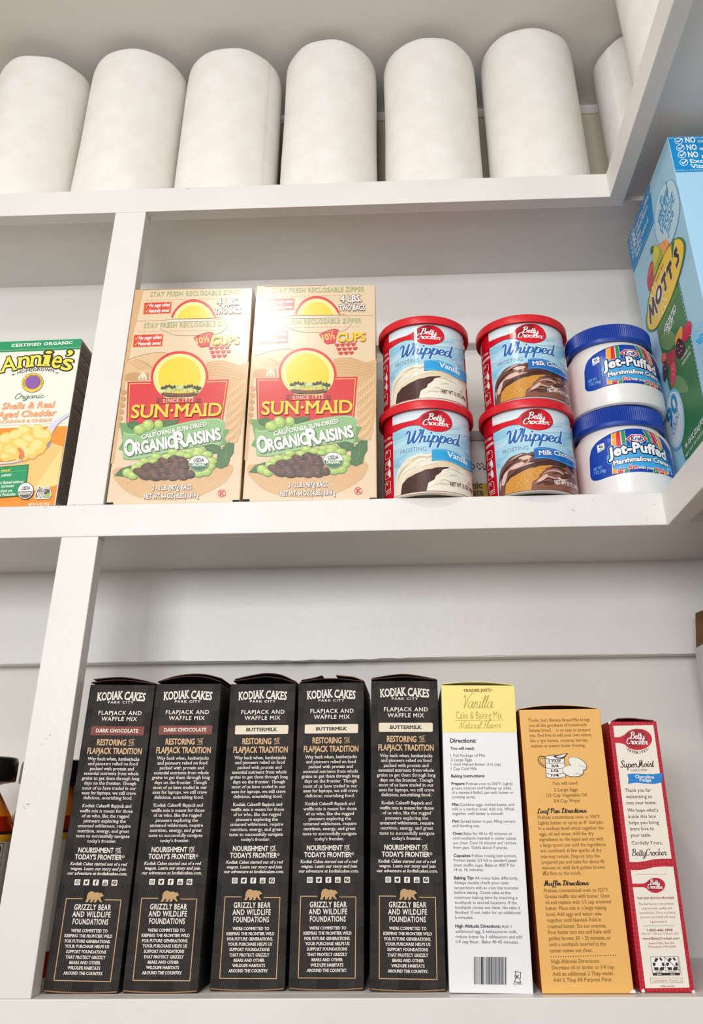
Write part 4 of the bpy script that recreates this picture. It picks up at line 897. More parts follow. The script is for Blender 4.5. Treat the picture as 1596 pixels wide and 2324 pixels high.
# ------------------------------------------------------------------ frosting tubs
TR, TLR, TH = .0470, .0520, .1033
CHX = {}
def frosting(x, y, rot, choc, label):
    t = thing('frosting_tub', label, 'tub', (x, y, Z2+.0003), (0, 0, rot), 'whipped frosting tubs')
    GLS = .16
    def I(*c): return mat(c, GLS, .5)
    base = mat((238, 232, 214), .5, .4) if not choc else mat((196, 192, 188), .5, .4)
    RD = I(206, 12, 34)
    zb = .0012
    lathe('tub_body', [(.001, .0030), (TR-.010, .0030), (TR-.0075, .0006), (TR-.0022, 0), (TR-.0008, .0004), (TR, .0016), (TR, .0945), (TR+.0006, .0955)], [base, RD], t, 128, fm=[0, 0, 0, 0, 0, 1, 1])
    lathe('lid', [(TR+.0004, .0935), (TLR-.0012, .0915), (TLR-.0003, .0918), (TLR, .0928), (TLR, .1000), (TLR-.0006, .1012), (TLR-.0022, .1020), (TLR-.005, .1033), (TLR-.008, .1030), (TLR-.0095, .1012), (.0005, .1012)], mat((214, 26, 40), .36, .5), t, 128)
    mp0 = cyl_map(.3360, .0335, TR, Z2+.0003)
    off = 0.0
    A = Art(Cyl(TR), crop(mp0, 860, 820, .15038)); T = A.text; A.zmin = .0018
    LB, LB2, WHT = I(168, 214, 234), I(146, 202, 228), I(246, 246, 246); DRK = I(150, 8, 28); LRED = I(214, 18, 40)
    # white and sky-blue front panel, running from the red fact strip to the right edge
    gl = A.mp(222, 1500)[0]; gr = A.mp(1385, 1500)[0]+.0005
    A.geo('label_panel', LB, [(gl, .0018), (gr, .0018), (gr, .0930), (gl, .0930)], 0)
    A.geo('label_panel', I(214, 232, 240), [(gl, .0780), (gr, .0745), (gr, .0930), (gl, .0930)], 1)
    for pts, c in (([(230, 900), (420, 870), (600, 840), (640, 860), (420, 900), (232, 950)], I(232, 240, 246)), ([(232, 1200), (420, 1120), (520, 1040), (420, 1040), (232, 1100)], LB2), ([(235, 1360), (380, 1280), (460, 1180), (330, 1230), (235, 1290)], I(186, 222, 238)),
                   ([(1080, 1010), (1220, 960), (1370, 960), (1370, 1000), (1250, 1020)], I(190, 220, 236)), ([(900, 1090), (1150, 1040), (1370, 1060), (1370, 1130), (1200, 1110)], I(196, 226, 240)), ([(1150, 1250), (1380, 1180), (1380, 1260), (1280, 1330)], LB2), ([(236, 1500), (330, 1440), (430, 1400), (300, 1520), (238, 1600)], LB2)):
        A.blob('label_panel', c, pts, 2, 4)
    # spoon shaped brand mark
    p = 'brand_logo'
    H_ = sp([(150, 1000), (225, 972), (380, 925), (520, 893), (600, 858), (660, 800), (760, 752), (860, 742), (970, 760), (1060, 830), (1102, 920), (1095, 990), (1030, 1045), (920, 1068), (780, 1050), (670, 1005), (590, 968), (500, 968), (380, 1000), (225, 1075), (150, 1104)], True, 4)
    A.poly(p, LRED, H_, 4); A.blob(p, DRK, [(640, 880), (700, 800), (800, 760), (880, 752), (930, 800), (840, 860), (760, 930), (690, 960)], 5, 4); A.stroke(p, DRK, [(225, 1078), (380, 1004), (500, 972), (590, 972)], 4, 5, smooth=True)
    A.script(p+'/logo_lettering', WHT, 'Betty', 740, 882, 992, 922, 92, .15, .2, layer=7); A.script(p+'/logo_lettering', WHT, 'Crocker', 662, 968, 1050, 1000, 86, .15, .2, layer=7); T(p, WHT, '™', 1042, 962, 1066, 966, 14, .01, layer=7)
    p = 'product_lettering'
    A.script(p, I(240, 246, 250), 'Whipped', 412, 1258, 1240, 1300, 190, .15, .3, .35, grow=.07, layer=3); A.script(p, I(34, 104, 178), 'Whipped', 408, 1258, 1236, 1300, 190, .15, .3, .35, layer=4)
    T(p, I(128, 142, 156), 'FROSTING', 332, 1416, 720, 1350, 62, -.004, bend=.10, layer=3)
    # cake picture
    p = 'cake_picture'
    if not choc: f1, f2, f3, ck, ck2, f4 = I(236, 228, 206), I(246, 240, 224), I(214, 200, 172), I(74, 46, 42), I(96, 62, 54), I(240, 234, 218)
    else: f1, f2, f3, ck, ck2, f4 = I(112, 72, 60), I(176, 128, 112), I(72, 42, 36), I(206, 146, 58), I(226, 172, 84), I(134, 86, 70)
    zb2 = lambda P: [(x, min(y, 2140)) for x, y in P]
    A.poly(p, f1, sp([(252, 2120), (258, 1820), (290, 1660), (345, 1570), (430, 1470), (540, 1420), (640, 1392), (700, 1405), (790, 1385), (900, 1440), (1060, 1500), (1220, 1580), (1395, 1680), (1400, 1850), (1400, 2100), (1200, 2080), (1000, 2060), (740, 2060), (520, 2070), (350, 2090)], True, 4), 3)
    A.poly(p, f3 if choc else I(228, 212, 182), sp([(350, 1900), (400, 1760), (520, 1660), (700, 1580), (880, 1530), (1060, 1520), (1240, 1590), (1390, 1690), (1390, 1760), (1200, 1650), (1060, 1610), (860, 1610), (700, 1650), (520, 1730), (410, 1850), (370, 1960)], True, 4), 4)
    A.poly(p, ck, sp([(346, 2100), (356, 1880), (385, 1830), (440, 1765), (500, 1735), (560, 1700), (640, 1665), (720, 1632), (800, 1625), (860, 1605), (965, 1600), (1058, 1604), (965, 1660), (870, 1720), (840, 1790), (760, 1830), (736, 1920), (740, 2060), (620, 2060), (480, 2070)], True, 4), 5)
    rn = random.Random(4+choc)
    for k in range(90):
        u = rn.random(); x = 375+u*540; y = 1960-u*290+rn.uniform(-60, 90)*(1-u*.5)
        if y > 1930-(x-375)*.03: continue
        A.ell(p, rn.choice((ck2, ck2, I(52, 32, 30) if not choc else I(184, 122, 44))), x, y, rn.uniform(6, 13), rn.uniform(4, 9), 6, 7)
    A.poly(p, f4, sp([(734, 2050), (742, 1870), (770, 1825), (840, 1785), (860, 1735), (930, 1690), (960, 1640), (1040, 1620), (1100, 1605), (1200, 1650), (1270, 1650), (1330, 1720), (1385, 1740), (1398, 1860), (1400, 2090), (1200, 2070), (980, 2050)], True, 4), 7)
    SW_ = [([(290, 1900), (310, 1740), (380, 1620), (480, 1540)], 0), ([(330, 1860), (350, 1740), (420, 1650), (560, 1580), (700, 1550)], 1), ([(470, 1540), (560, 1470), (660, 1440), (760, 1450)], 0), ([(420, 1520), (560, 1440), (650, 1410)], 1), ([(560, 1560), (640, 1500), (720, 1490), (690, 1550), (600, 1580)], 1), ([(280, 1960), (285, 1850), (310, 1780)], 1), ([(700, 1470), (800, 1430), (880, 1470)], 0), ([(480, 1640), (620, 1590), (800, 1540), (960, 1510)], 1),
           ([(770, 1890), (860, 1800), (980, 1770), (1080, 1800), (1160, 1780)], 1), ([(880, 1760), (960, 1700), (1060, 1680), (1160, 1710), (1210, 1760), (1150, 1800)], 1), ([(1000, 1660), (1100, 1630), (1200, 1680), (1300, 1740)], 0), ([(780, 1900), (900, 1850), (1040, 1860), (1160, 1850)], 0), ([(1180, 1840), (1280, 1790), (1350, 1780), (1380, 1830)], 1), ([(1040, 1740), (1120, 1720), (1180, 1750)], 0), ([(900, 1820), (1000, 1790), (1080, 1830), (1200, 1830)], 0), ([(1230, 1700), (1290, 1760), (1360, 1800)], 1), ([(1080, 1900), (1200, 1870), (1330, 1900)], 1)]
    for q, k in SW_: A.stroke(p, (f3 if k == 0 else f2) if not choc else (I(64, 38, 34) if k == 0 else I(206, 162, 148)), q, 20 if not choc else 26, 8, smooth=True, taper=True)
    if choc:
        for q in ([(420, 1640), (520, 1560), (640, 1540), (600, 1600), (500, 1640)], [(300, 1850), (340, 1720), (400, 1660), (380, 1760), (330, 1880)], [(560, 1480), (680, 1440), (760, 1460), (680, 1500)], [(820, 1850), (900, 1760), (980, 1730), (940, 1800)], [(1120, 1800), (1240, 1760), (1300, 1800), (1200, 1850)]): A.blob(p, I(222, 188, 176), q, 9, 4); 
        for q in ([(1160, 1770), (1260, 1740), (1330, 1770), (1280, 1820), (1180, 1815)], [(900, 1880), (1000, 1850), (1100, 1870), (1000, 1900)], [(700, 1540), (860, 1500), (980, 1520), (840, 1550)]): A.blob(p, I(92, 56, 46), q, 9, 4)
    # flavour ribbon
    p = 'flavour_ribbon'; bl, bd = (I(48, 164, 222), I(24, 120, 186)) if not choc else (I(26, 110, 190), I(14, 78, 150))
    A.poly(p, bl, sp([(800, 1338), (860, 1328), (960, 1332), (1060, 1352), (1180, 1402), (1290, 1465), (1408, 1522)], False, 4)+sp([(1402, 1678), (1290, 1628), (1180, 1566), (1060, 1518), (960, 1500), (860, 1500), (798, 1508)], False, 4), 10)
    for dy in (14, 152):
        for k in range(22):
            u = k/22; x = 812+u*585; y = 1330+dy+max(0, (x-930))**1.3*.0585
            A.stroke(p, I(206, 234, 248), [(x, y), (x+14, y+14*.0585*1.3*max(0, x-930)**.3)], 4, 11)
    if not choc: T(p+'/ribbon_lettering', WHT, 'Vanilla', 1026, 1448, 1318, 1580, 74, .02, .05, bend=.06, layer=12)
    else: T(p+'/ribbon_lettering', I(20, 60, 120), 'Milk Chocolate', 872, 1446, 1382, 1606, 62, .02, .05, bend=.32, grow=.03, layer=11); T(p+'/ribbon_lettering', WHT, 'Milk Chocolate', 870, 1443, 1380, 1603, 62, .02, .05, bend=.32, layer=12)
    p = 'fine_print'; wc = I(96, 50, 30) if not choc else WHT
    T(p, wc, 'NET WT 12 OZ (340g)', 1072, 1885, 1396, 1990, 56, .018, bend=.05, layer=12)
    A.stroke(p, I(180, 160, 140), ell(1342, 1850, 16, 24, 12), 4, 12, closed=True); T(p, I(180, 160, 140), 'U', 1334, 1862, 1350, 1864, 26, .0, layer=12)
    for k, (xa, xb) in enumerate(((1275, 1365), (1290, 1366), (1305, 1370))):
        for j in range(5): A.rect(p, I(120, 176, 214), xa+(xb-xa)*j/5, 1358+k*34+j*12, xa+(xb-xa)*(j+.7)/5, 1370+k*34+j*12, 3)
    for k in range(3):
        for j in range(4): A.rect(p, I(120, 180, 210), 250+j*22, 1560+k*24-j*6, 266+j*22, 1568+k*24-j*6, 3)
    # red strip with the nutrition boxes
    p = 'nutrition_strip'
    T(p, WHT, 'PER 2 TBSP', 84, 1240, 188, 1172, 30, .012, layer=1); A.poly(p, WHT, [(95, 1292), (206, 1206), (210, 1246), (98, 1330)], 1)
    T(p, LRED, 'AS PACKAGED', 100, 1322, 204, 1246, 22, .02, layer=2)
    for k, (y, h, s) in enumerate(((1330, 130, '100'), (1500, 110, '1.5g'), (1650, 110, '75mg'), (1800, 140, '14g'))):
        q = [(104, y+45), (150, y+10), (180, y-8+20), (182, y+h-20), (156, y+h), (106, y+h+35)]
        A.stroke(p, WHT, q, 5, 1, closed=True)
        if k in (1, 2): A.blob(p, WHT, [(146, y+30), (166, y-30), (180, y+20), (180, y+70), (164, y+100), (148, y+70)], 2, 4)
        T(p, WHT if k in (0, 3) else WHT, s, 112, y+80, 146, y+62, 34, .01, layer=2)
    for k in range(3): A.stroke(p, WHT, [(112, 1985+k*22), (190, 1930+k*26)], 6, 1)
    A.build(t, {'flavour_ribbon': 'blue ribbon naming the flavour'})
    return t
fv1 = frosting(.3360, .0335, 0, 0, 'vanilla whipped frosting tub with red lid, lower one of its stack')
fv2 = dup(fv1, (.3365, .0330, Z2+.0003+TH+.0002), 'vanilla whipped frosting tub with red lid, stacked on top of the other vanilla tub', (0, 0, -.10))
fc1 = frosting(.4462, .0365, -.115, 1, 'milk chocolate whipped frosting tub with red lid, lower one of its stack')
fc2 = dup(fc1, (.4496, .0360, Z2+.0003+TH+.0002), 'milk chocolate whipped frosting tub with red lid, stacked on the other chocolate tub', (0, 0, -.12))

# ------------------------------------------------------------------ marshmallow jars
JR, JLR, JH = .0522, .0488, .1022
JP = [(.001, .0015), (JR-.008, .0010), (JR-.004, 0), (JR-.0012, .0012), (JR, .004), (JR, .0590), (JR-.0006, .064), (JR-.0022, .0690), (JR-.0048, .0735), (JR-.0068, .0765), (JR-.0082, .080)]
def jar_r(z):
    for (r0, z0), (r1, z1) in zip(JP[3:], JP[4:]):
        if z0 <= z <= z1: return r0+(r1-r0)*(z-z0)/(z1-z0)
    return JR
def creme(x, y, rot, label):
    t = thing('marshmallow_jar', label, 'jar', (x, y, Z2+.0003), (0, 0, rot), 'marshmallow creme jars')
    lathe('jar_body', JP, mat((236, 234, 230), .28, .5, name='white_jar'), t, 128)
    V, F = [], []; n = 260
    prof = [(JLR-.0035, .0790, 0), (JLR-.0003, .0792, 0), (JLR, .0800, 0), (JLR, .0835, 0), (JLR-.0003, .0840, 1), (JLR-.0001, .0992, 1), (JLR-.0010, .1008, .4), (JLR-.0030, .1019, 0), (JLR-.006, .1021, 0), (JLR-.0065, .1012, 0), (.0005, .1012, 0)]
    for r, z, g in prof:
        for k in range(n): a = 2*PI*k/n; q = r+(.00042*g if k % 2 else -.00042*g); V.append((q*math.sin(a), -q*math.cos(a), z))
    for i in range(len(prof)-1):
        for k in range(n): F.append((i*n+k, i*n+(k+1) % n, (i+1)*n+(k+1) % n, (i+1)*n+k))
    o = new_obj('ribbed_lid', V, F, mat((20, 62, 160), .34, .5, name='blue_lid'), t, smooth=True); o.data.set_sharp_from_angle(angle=.35)
    mp = cyl_map(.5500, .0555, JR, Z2+.0003)
    A = Art(ProfCyl(JR, jar_r), crop(mp, 1240, 680, .24103)); T = A.text
    G = .3
    def I(*c): return mat(c, G, .5)
    BL, NV, WH, RD, GN, OR, SK = I(14, 66, 170), I(16, 30, 96), I(248, 248, 248), I(222, 30, 52), I(30, 150, 76), I(250, 164, 48), I(66, 170, 232)
    out = sp([(410, 1500), (430, 1410), (490, 1330), (600, 1255), (720, 1210), (830, 1196), (940, 1205), (1040, 1255), (1110, 1330), (1160, 1430)], False, 4)+[(1205, 1600), (1212, 1690)]+sp([(1180, 1675), (1090, 1640), (960, 1625), (840, 1622), (720, 1635), (600, 1665), (500, 1700), (440, 1702), (418, 1670)], False, 4)
    A.poly('label_panel', BL, out, 0)
    for c, top, bot in ((OR, (612, 658), (628, 668)), (RD, (655, 690), (676, 730)), (GN, (702, 735), (740, 780)), (GN, (925, 955), (1012, 1062)), (RD, (975, 1005), (1072, 1110)), (OR, (1025, 1050), (1118, 1150))):
        ty = lambda x: 1196+abs(x-840)**2*.0011; by = lambda x: 1622+abs(x-860)**1.6*.0035
        A.poly('label_panel', WH, [(top[0]-4, ty(top[0])+8), (top[1]+4, ty(top[1])+8), (bot[1]+4, by(bot[1])), (bot[0]-4, by(bot[0]))], 1)
        A.poly('label_panel', c, [(top[0], ty(top[0])+8), (top[1], ty(top[1])+8), (bot[1], by(bot[1])), (bot[0], by(bot[0]))], 2)
    p = 'brand_logo'
    hexa = lambda k: [(752+k, 1312), (800, 1272+k), (900, 1272+k), (950-k, 1312), (902, 1346-k), (800, 1344-k)]
    A.poly(p, WH, hexa(-4), 4); A.poly(p, RD, hexa(2), 5); A.blob(p, WH, [(782, 1310), (820, 1284), (890, 1286), (922, 1314), (890, 1336), (820, 1334)], 6, 4)
    T(p+'/logo_lettering', I(24, 40, 120), 'Kraft', 803, 1328, 914, 1330, 38, .03, layer=7)
    p = 'product_lettering'
    A.blob(p, SK, [(570, 1500), (600, 1440), (680, 1400), (860, 1420), (1060, 1490), (1160, 1560), (1160, 1620), (1000, 1590), (840, 1575), (660, 1600), (620, 1560)], 3, 4)
    for m, g, l in ((I(90, 200, 246), .155, 4), (NV, .11, 5), (WH, .012, 6)):
        T(p, m, 'Jet-Puffed', 596, 1496, 1124, 1518, 88, .034, bend=.42, grow=g, layer=l, spacing=1.06)
    for m, g, l in ((NV, .09, 6), (WH, .012, 7)): T(p, m, 'Marshmallow Creme', 640, 1566, 1142, 1582, 42, .034, bend=.55, grow=g, layer=l, spacing=1.04)
    p = 'slogan_lettering'
    for m, g, l in ((WH, .06, 4), (I(70, 60, 90), 0., 5)): T(p, m, 'Have', 688, 1612, 764, 1600, 26, .03, grow=g, layer=l)
    for m, g, l in ((WH, .06, 4), (RD, 0., 5)): T(p, m, 'fun', 782, 1594, 858, 1592, 34, .034, grow=g, layer=l)
    for m, g, l in ((NV, .05, 4), (WH, 0., 5)): T(p, m, 'with your', 866, 1592, 1016, 1606, 28, .03, grow=g, layer=l)
    for m, g, l in ((WH, .06, 4), (RD, 0., 5)): T(p, m, 'yums!', 1024, 1608, 1112, 1632, 34, .034, grow=g, layer=l)
    p = 'fine_print'
    A.rrect(p, WH, [(480, 1376), (546, 1348), (552, 1412), (488, 1446)], 8, 2); T(p, NV, '45', 500, 1408, 536, 1394, 28, .02, layer=3)
    for k in range(2): A.stroke(p, I(60, 90, 160), [(494, 1424+k*12), (546, 1402+k*12)], 4, 3)
    T(p, I(150, 206, 244), 'NET WT', 452, 1620, 530, 1592, 28, .006, layer=3); T(p, I(150, 206, 244), '7 OZ (198g)', 456, 1656, 566, 1622, 28, .006, layer=3)
    A.stroke(p, WH, [(1136, 1590), (1166, 1604), (1182, 1650), (1150, 1632)], 4, 3, closed=True)
    A.build(t, {'label_panel': 'blue label with orange, red and green stripes'})
    return t
jr1 = creme(.5500, .0555, 0, 'white marshmallow creme jar with blue ribbed lid, lower one of its stack')
jr2 = dup(jr1, (.5530, .0560, Z2+.0003+JH+.0002), 'white marshmallow creme jar with blue ribbed lid, stacked on the other jar', (0, 0, .10))

# ---- canister glimpsed between the tubs
cn = thing('canister', 'grey lidded canister with a mustard band, behind and between the frosting tubs', 'canister', (.3925, .122, Z2+.0003))
lathe('canister_body', [(.001, 0), (.0388, 0), (.0395, .001), (.0395, .044), (.0395, .096)], [mat((186, 158, 62), .5), mat((206, 204, 200), .5)], cn, 72, fm=[0, 0, 0, 1])
lathe('canister_lid', [(.040, .0955), (.0412, .0957), (.0412, .1065), (.0400, .108), (.001, .108)], mat((150, 146, 144), .45), cn, 72)
A = Art(Cyl(.0395), cyl_map(.3925, .122, .0395, Z2+.0003)); KK = mat((46, 42, 38), .5)
A.poly('printed_label', mat((206, 204, 200), .5), [(1060, 1050), (1110, 1040), (1110, 1058), (1060, 1082)], 0)
A.text('printed_label', KK, 'o', 1070, 1065, 1079, 1065, 16, .02); A.stroke('printed_label', KK, sp([(1089, 1066), (1082, 1056), (1085, 1051), (1089, 1056), (1093, 1051), (1097, 1056), (1089, 1066)], False, 3), 2); A.text('printed_label', KK, 'e', 1097, 1067, 1105, 1067, 16, .02)
A.text('printed_label', KK, 'nic', 1073, 1109, 1095, 1108, 15, .02, .05); A.text('printed_label', KK, 'ate', 1074, 1125, 1097, 1124, 15, .02, .05)
A.build(cn)

# ------------------------------------------------------------------ macaroni box on the left
AX, AW, AH, AD = -.0512, .138, .1985, .034
an = thing('macaroni_box', 'cream and orange macaroni box with green top band, cut by the left edge', 'box', (AX-AW/2, .0026, Z2+.0003), (0, -.012, 0))
def Q(*c): return mat(c, .45, .4)
mside = bpy.data.materials.new('small_print_board'); mside.use_nodes = True; mside.node_tree.nodes['Principled BSDF'].inputs['Base Color'].default_value = (*lin((142, 130, 124)), 1)
carton(an, AW, AD, AH, Q(240, 236, 222))
mp = homog([(-120, 766), (184, 767), (127, 1144), (-178, 1146)], [(AW-.138, AH), (AW, AH), (AW, 0), (AW-.138, 0)])
A = Art(Plane((-AW/2, 0, 0), (1, 0, 0), (0, 0, 1)), crop(mp, 0, 700, .20654)); T = A.text
GRN, OG, OG2, PE, PE2, BLK, YEL, WHT = Q(36, 150, 96), Q(242, 146, 46), Q(250, 196, 122), Q(244, 168, 118), Q(238, 184, 142), Q(52, 46, 36), Q(248, 226, 84), Q(248, 246, 240)
A.geo('green_top_band', GRN, [(0, AH), (0, AH-.0138), (AW, AH-.0138), (AW, AH)], 0)
T('green_top_band', WHT, 'CERTIFIED ORGANIC', 28, 388, 776, 382, 33, .034, .07, layer=1, spacing=1.12)
A.stroke('green_top_band', Q(206, 198, 180), [(-400, 428), (880, 426)], 3, 0)
p = 'brand_lettering'
for m, g, l in ((BLK, .048, 2), (YEL, .0, 3)):
    for ch, xa, ya, xb, yb, cp in (('A', -78, 690, 100, 666, 168), ('n', 128, 648, 256, 638, 190), ('n', 272, 634, 394, 630, 190), ('i', 424, 632, 490, 636, 190), ('e', 520, 650, 626, 664, 200), ('’', 664, 640, 720, 650, 190), ('s', 640, 680, 758, 698, 190)):
        T(p, m, ch, xa, ya, xb, yb, cp, .012, .035, grow=g, res=4, layer=l)
T(p, BLK, 'HOMEGROWN', 118, 720, 560, 712, 36, .004, bend=.75, layer=2)
for s, x in ((1, 50), (-1, 620)): A.stroke(p, BLK, [(x, 726), (x+s*44, 716)], 4, 2); A.stroke(p, BLK, [(x+s*14, 712), (x+s*30, 718), (x+s*18, 732)], 4, 2)
p = 'round_badge'
A.ell(p, BLK, 310, 823, 130, 114, 2, 40); A.ell(p, Q(242, 200, 80), 310, 823, 126, 110, 3, 40); A.ell(p, BLK, 312, 818, 92, 80, 4, 36); A.ell(p, Q(140, 92, 168), 312, 818, 89, 77, 5, 36)
A.arc_text(p, BLK, 'RABBIT OF APPROVAL', 311, 823, 100, 86, 150, 390, 22, .01, layer=5)
A.script('product_lettering', Q(72, 128, 96), 'Organic', 105, 1004, 456, 1002, 62, .075, .35, .8, layer=2)
T('product_lettering', PE, 'Shells & Real', -44, 1116, 568, 1114, 68, .034, shear=.12, layer=2); T('product_lettering', PE, 'Aged Cheddar', -92, 1210, 594, 1207, 68, .034, shear=.12, layer=2)
T('product_lettering', PE2, 'MACARONI & CHEESE', -130, 1272, 550, 1268, 31, .03, .06, layer=2)
A.stroke('product_lettering', Q(226, 200, 176), [(-400, 1297), (720, 1293)], 3, 1)
p = 'pasta_picture'
A.poly(p, OG, [(-400, 1326), (380, 1326), (520, 1322), (736, 1326), (604, 2150), (-400, 2150)], 0)
A.poly(p, OG2, [(545, 1500), (690, 1546), (632, 1950), (340, 2010), (-400, 2120), (-400, 1720), (0, 1700), (280, 1660), (470, 1570)], 1)
A.poly(p, Q(252, 214, 140), [(690, 1548), (636, 1945), (360, 1990), (520, 1780)], 2)
SPN, SP2 = Q(216, 212, 228), Q(150, 148, 160)
A.poly(p, SPN, sp([(495, 1352), (600, 1255), (752, 1178)], False, 4)+sp([(748, 1216), (640, 1290), (575, 1380), (555, 1470), (520, 1440)], False, 4), 4); A.stroke(p, SP2, [(750, 1216), (640, 1290), (575, 1380), (552, 1450)], 5, 5, smooth=True)
A.poly(p, SP2, sp([(-200, 1700), (60, 1705), (250, 1665), (420, 1580), (535, 1500), (550, 1440), (545, 1530), (430, 1620), (250, 1690), (60, 1720), (-200, 1720)], True, 3), 5)
A.poly(p, Q(232, 226, 222), sp([(-200, 1690), (60, 1695), (250, 1655), (420, 1570), (535, 1480), (530, 1500), (420, 1590), (250, 1676), (60, 1710), (-200, 1708)], True, 3), 6)
sh1, sh2, sh3 = Q(248, 204, 104), Q(252, 222, 146), Q(232, 160, 82)
for x, y, rx, ry, ro in [(240, 1370, 88, 74, .2), (390, 1350, 70, 56, 0), (430, 1420, 110, 80, .3), (150, 1420, 110, 80, -.2), (30, 1460, 90, 90, 0), (300, 1460, 90, 60, .4), (220, 1510, 120, 70, .2), (400, 1540, 105, 90, -.2), (500, 1430, 55, 80, .1), (-60, 1560, 90, 100, 0), (100, 1590, 100, 90, .4), (250, 1600, 60, 90, -.2), (340, 1600, 70, 70, 0), (40, 1640, 70, 50, 0)]:
    A.ell(p, sh3, x+2, y+5, rx, ry, 7, 24, ro); A.ell(p, sh1, x, y, rx*.97, ry*.95, 8, 24, ro); A.ell(p, sh2, x-rx*.15, y-ry*.22, rx*.66, ry*.55, 9, 20, ro)
A.blob(p, Q(222, 130, 88), [(175, 1550), (225, 1560), (255, 1610), (245, 1660), (205, 1670), (195, 1610)], 11, 4); A.blob(p, sh1, [(20, 1580), (100, 1530), (170, 1560), (190, 1640), (190, 1690), (110, 1640)], 10, 4); A.blob(p, sh2, [(30, 1580), (100, 1545), (150, 1565), (140, 1610), (90, 1600)], 11, 4)
A.blob(p, sh2, [(170, 1520), (230, 1510), (290, 1570), (295, 1640), (265, 1650), (240, 1580)], 12, 4)
p = 'green_claims_panel'
A.poly(p, Q(24, 110, 66), [(-400, 1764), (308, 1728), (282, 2050), (-400, 2078)], 13); A.poly(p, GRN, [(-400, 1772), (302, 1736), (276, 2044), (-400, 2070)], 14)
for t_, xa, y, xb in (('ness!', -4, 1800, 98), ('ynthetic', 0, 1850, 116), ('ws Raised without', -30, 1926, 256), ('Hormones', 8, 1965, 150), ('dients are', 0, 2012, 132), ('t Pesticides', 0, 2050, 172)): T(p, WHT if t_ != 'ness!' else YEL, t_, xa, y, xb, y-6, 30, .016, shear=.12, layer=15)
A.stroke(p, Q(150, 200, 150), [(-400, 1822), (296, 1790)], 3, 15)
p = 'organic_seal'
A.ell(p, BLK, 287, 2003, 92, 86, 16, 36); A.ell(p, WHT, 287, 2003, 87, 81, 17, 36); A.poly(p, Q(110, 106, 98), ell(287, 2003, 80, 75, 24, 0, .05, PI-.05), 18)
T(p+'/seal_lettering', BLK, 'USDA', 243, 1992, 335, 1990, 34, .03, layer=18); T(p+'/seal_lettering', WHT, 'ORGANIC', 214, 2042, 356, 2040, 26, .03, layer=19)
p = 'non_gmo_badge'
A.poly(p, WHT, [(386, 2060), (400, 2020), (430, 1960), (560, 1968), (580, 2050), (556, 2090), (398, 2088)], 16); A.poly(p, Q(104, 92, 82), [(398, 2060), (408, 2028), (436, 1966), (552, 1974), (570, 2050), (550, 2080), (405, 2080)], 17)
T(p, WHT, 'Organic', 428, 1992, 550, 1990, 30, .02, layer=18); T(p, WHT, 'is always', 430, 2014, 520, 2013, 16, .0, layer=18); T(p, WHT, 'non', 420, 2044, 490, 2043, 34, .034, layer=18); T(p, WHT, 'GMO', 414, 2080, 510, 2079, 34, .034, layer=18)
A.blob(p, Q(156, 190, 90), [(505, 2060), (540, 2030), (572, 2036), (556, 2070), (520, 2078)], 18, 3)
T('weight_lettering', WHT, 'NET WT 6 OZ (170 g)', 322, 2152, 552, 2151, 28, .02, layer=3)
A.build(an, {'green_top_band': 'green band across the top'})
# side panel: rows of tiny print
B = Art(Plane((AW/2, 0, 0), (0, 1, 0), (0, 0, 1)), lambda x, y: (x, y)); rn = random.Random(11)
B.geo('side_panel', Q(150, 138, 130), [(.0006, .001), (AD-.0006, .001), (AD-.0006, AH-.001), (.0006, AH-.001)], 0)
z = AH-.006
DK = Q(58, 46, 40); k = 0
while z > .006:
    k += 1
    if k in (5, 11, 20, 28): B.geo('side_panel', Q(20, 14, 12), [(.002, z), (AD-.002, z), (AD-.002, z-.0022), (.002, z-.0022)], 1); z -= .0042; continue
    y = .002
    e = AD-.002 if k % 6 else .02
    while y < e:
        w = rn.uniform(.0008, .0034); w = min(w, e-y)
        B.geo('side_panel', DK, [(y, z), (y+w, z), (y+w, z-.0013), (y, z-.0013)], 1); y += w+.0006
    z -= .0026
B.build(an)

# ------------------------------------------------------------------ fruit snack carton on the right return
MX, MY0, MY1, MH = .6075, -.1075, .0805, .3700
MW = .119
mo = thing('fruit_snack_box', 'tall light blue fruit snacks carton with a yellow oval name, on the right return shelf', 'box', (MX, MY0, Z2+.0003))
def F_(*c): return mat(c, .4, .4)
LBL, DBL = F_(164, 212, 238), F_(14, 142, 206)
bm_obj('carton', box_bm(0, MW, 0, MY1-MY0, 0, MH, .0008, 2), F_(168, 214, 240), mo)
def mmap(px, py):
    d = pix_ray(px, py); t = (MX-CAM[0])/d[0]; y, z = CAM[1]+d[1]*t, CAM[2]+d[2]*t
    return MY1-y, z-Z2-.0003
A = Art(Plane((0, MY1-MY0, 0), (0, -1, 0), (0, 0, 1)), lambda x, y: mmap(x, y)); T = A.text
DP = MY1-MY0; m0 = lambda f: f
c1 = crop(mmap, 1380, 270, .18509); c2 = crop(mmap, 1440, 540, .12914); c3 = crop(mmap, 1440, 800, .12914); WHT = F_(246, 248, 250)
A.mp = c1
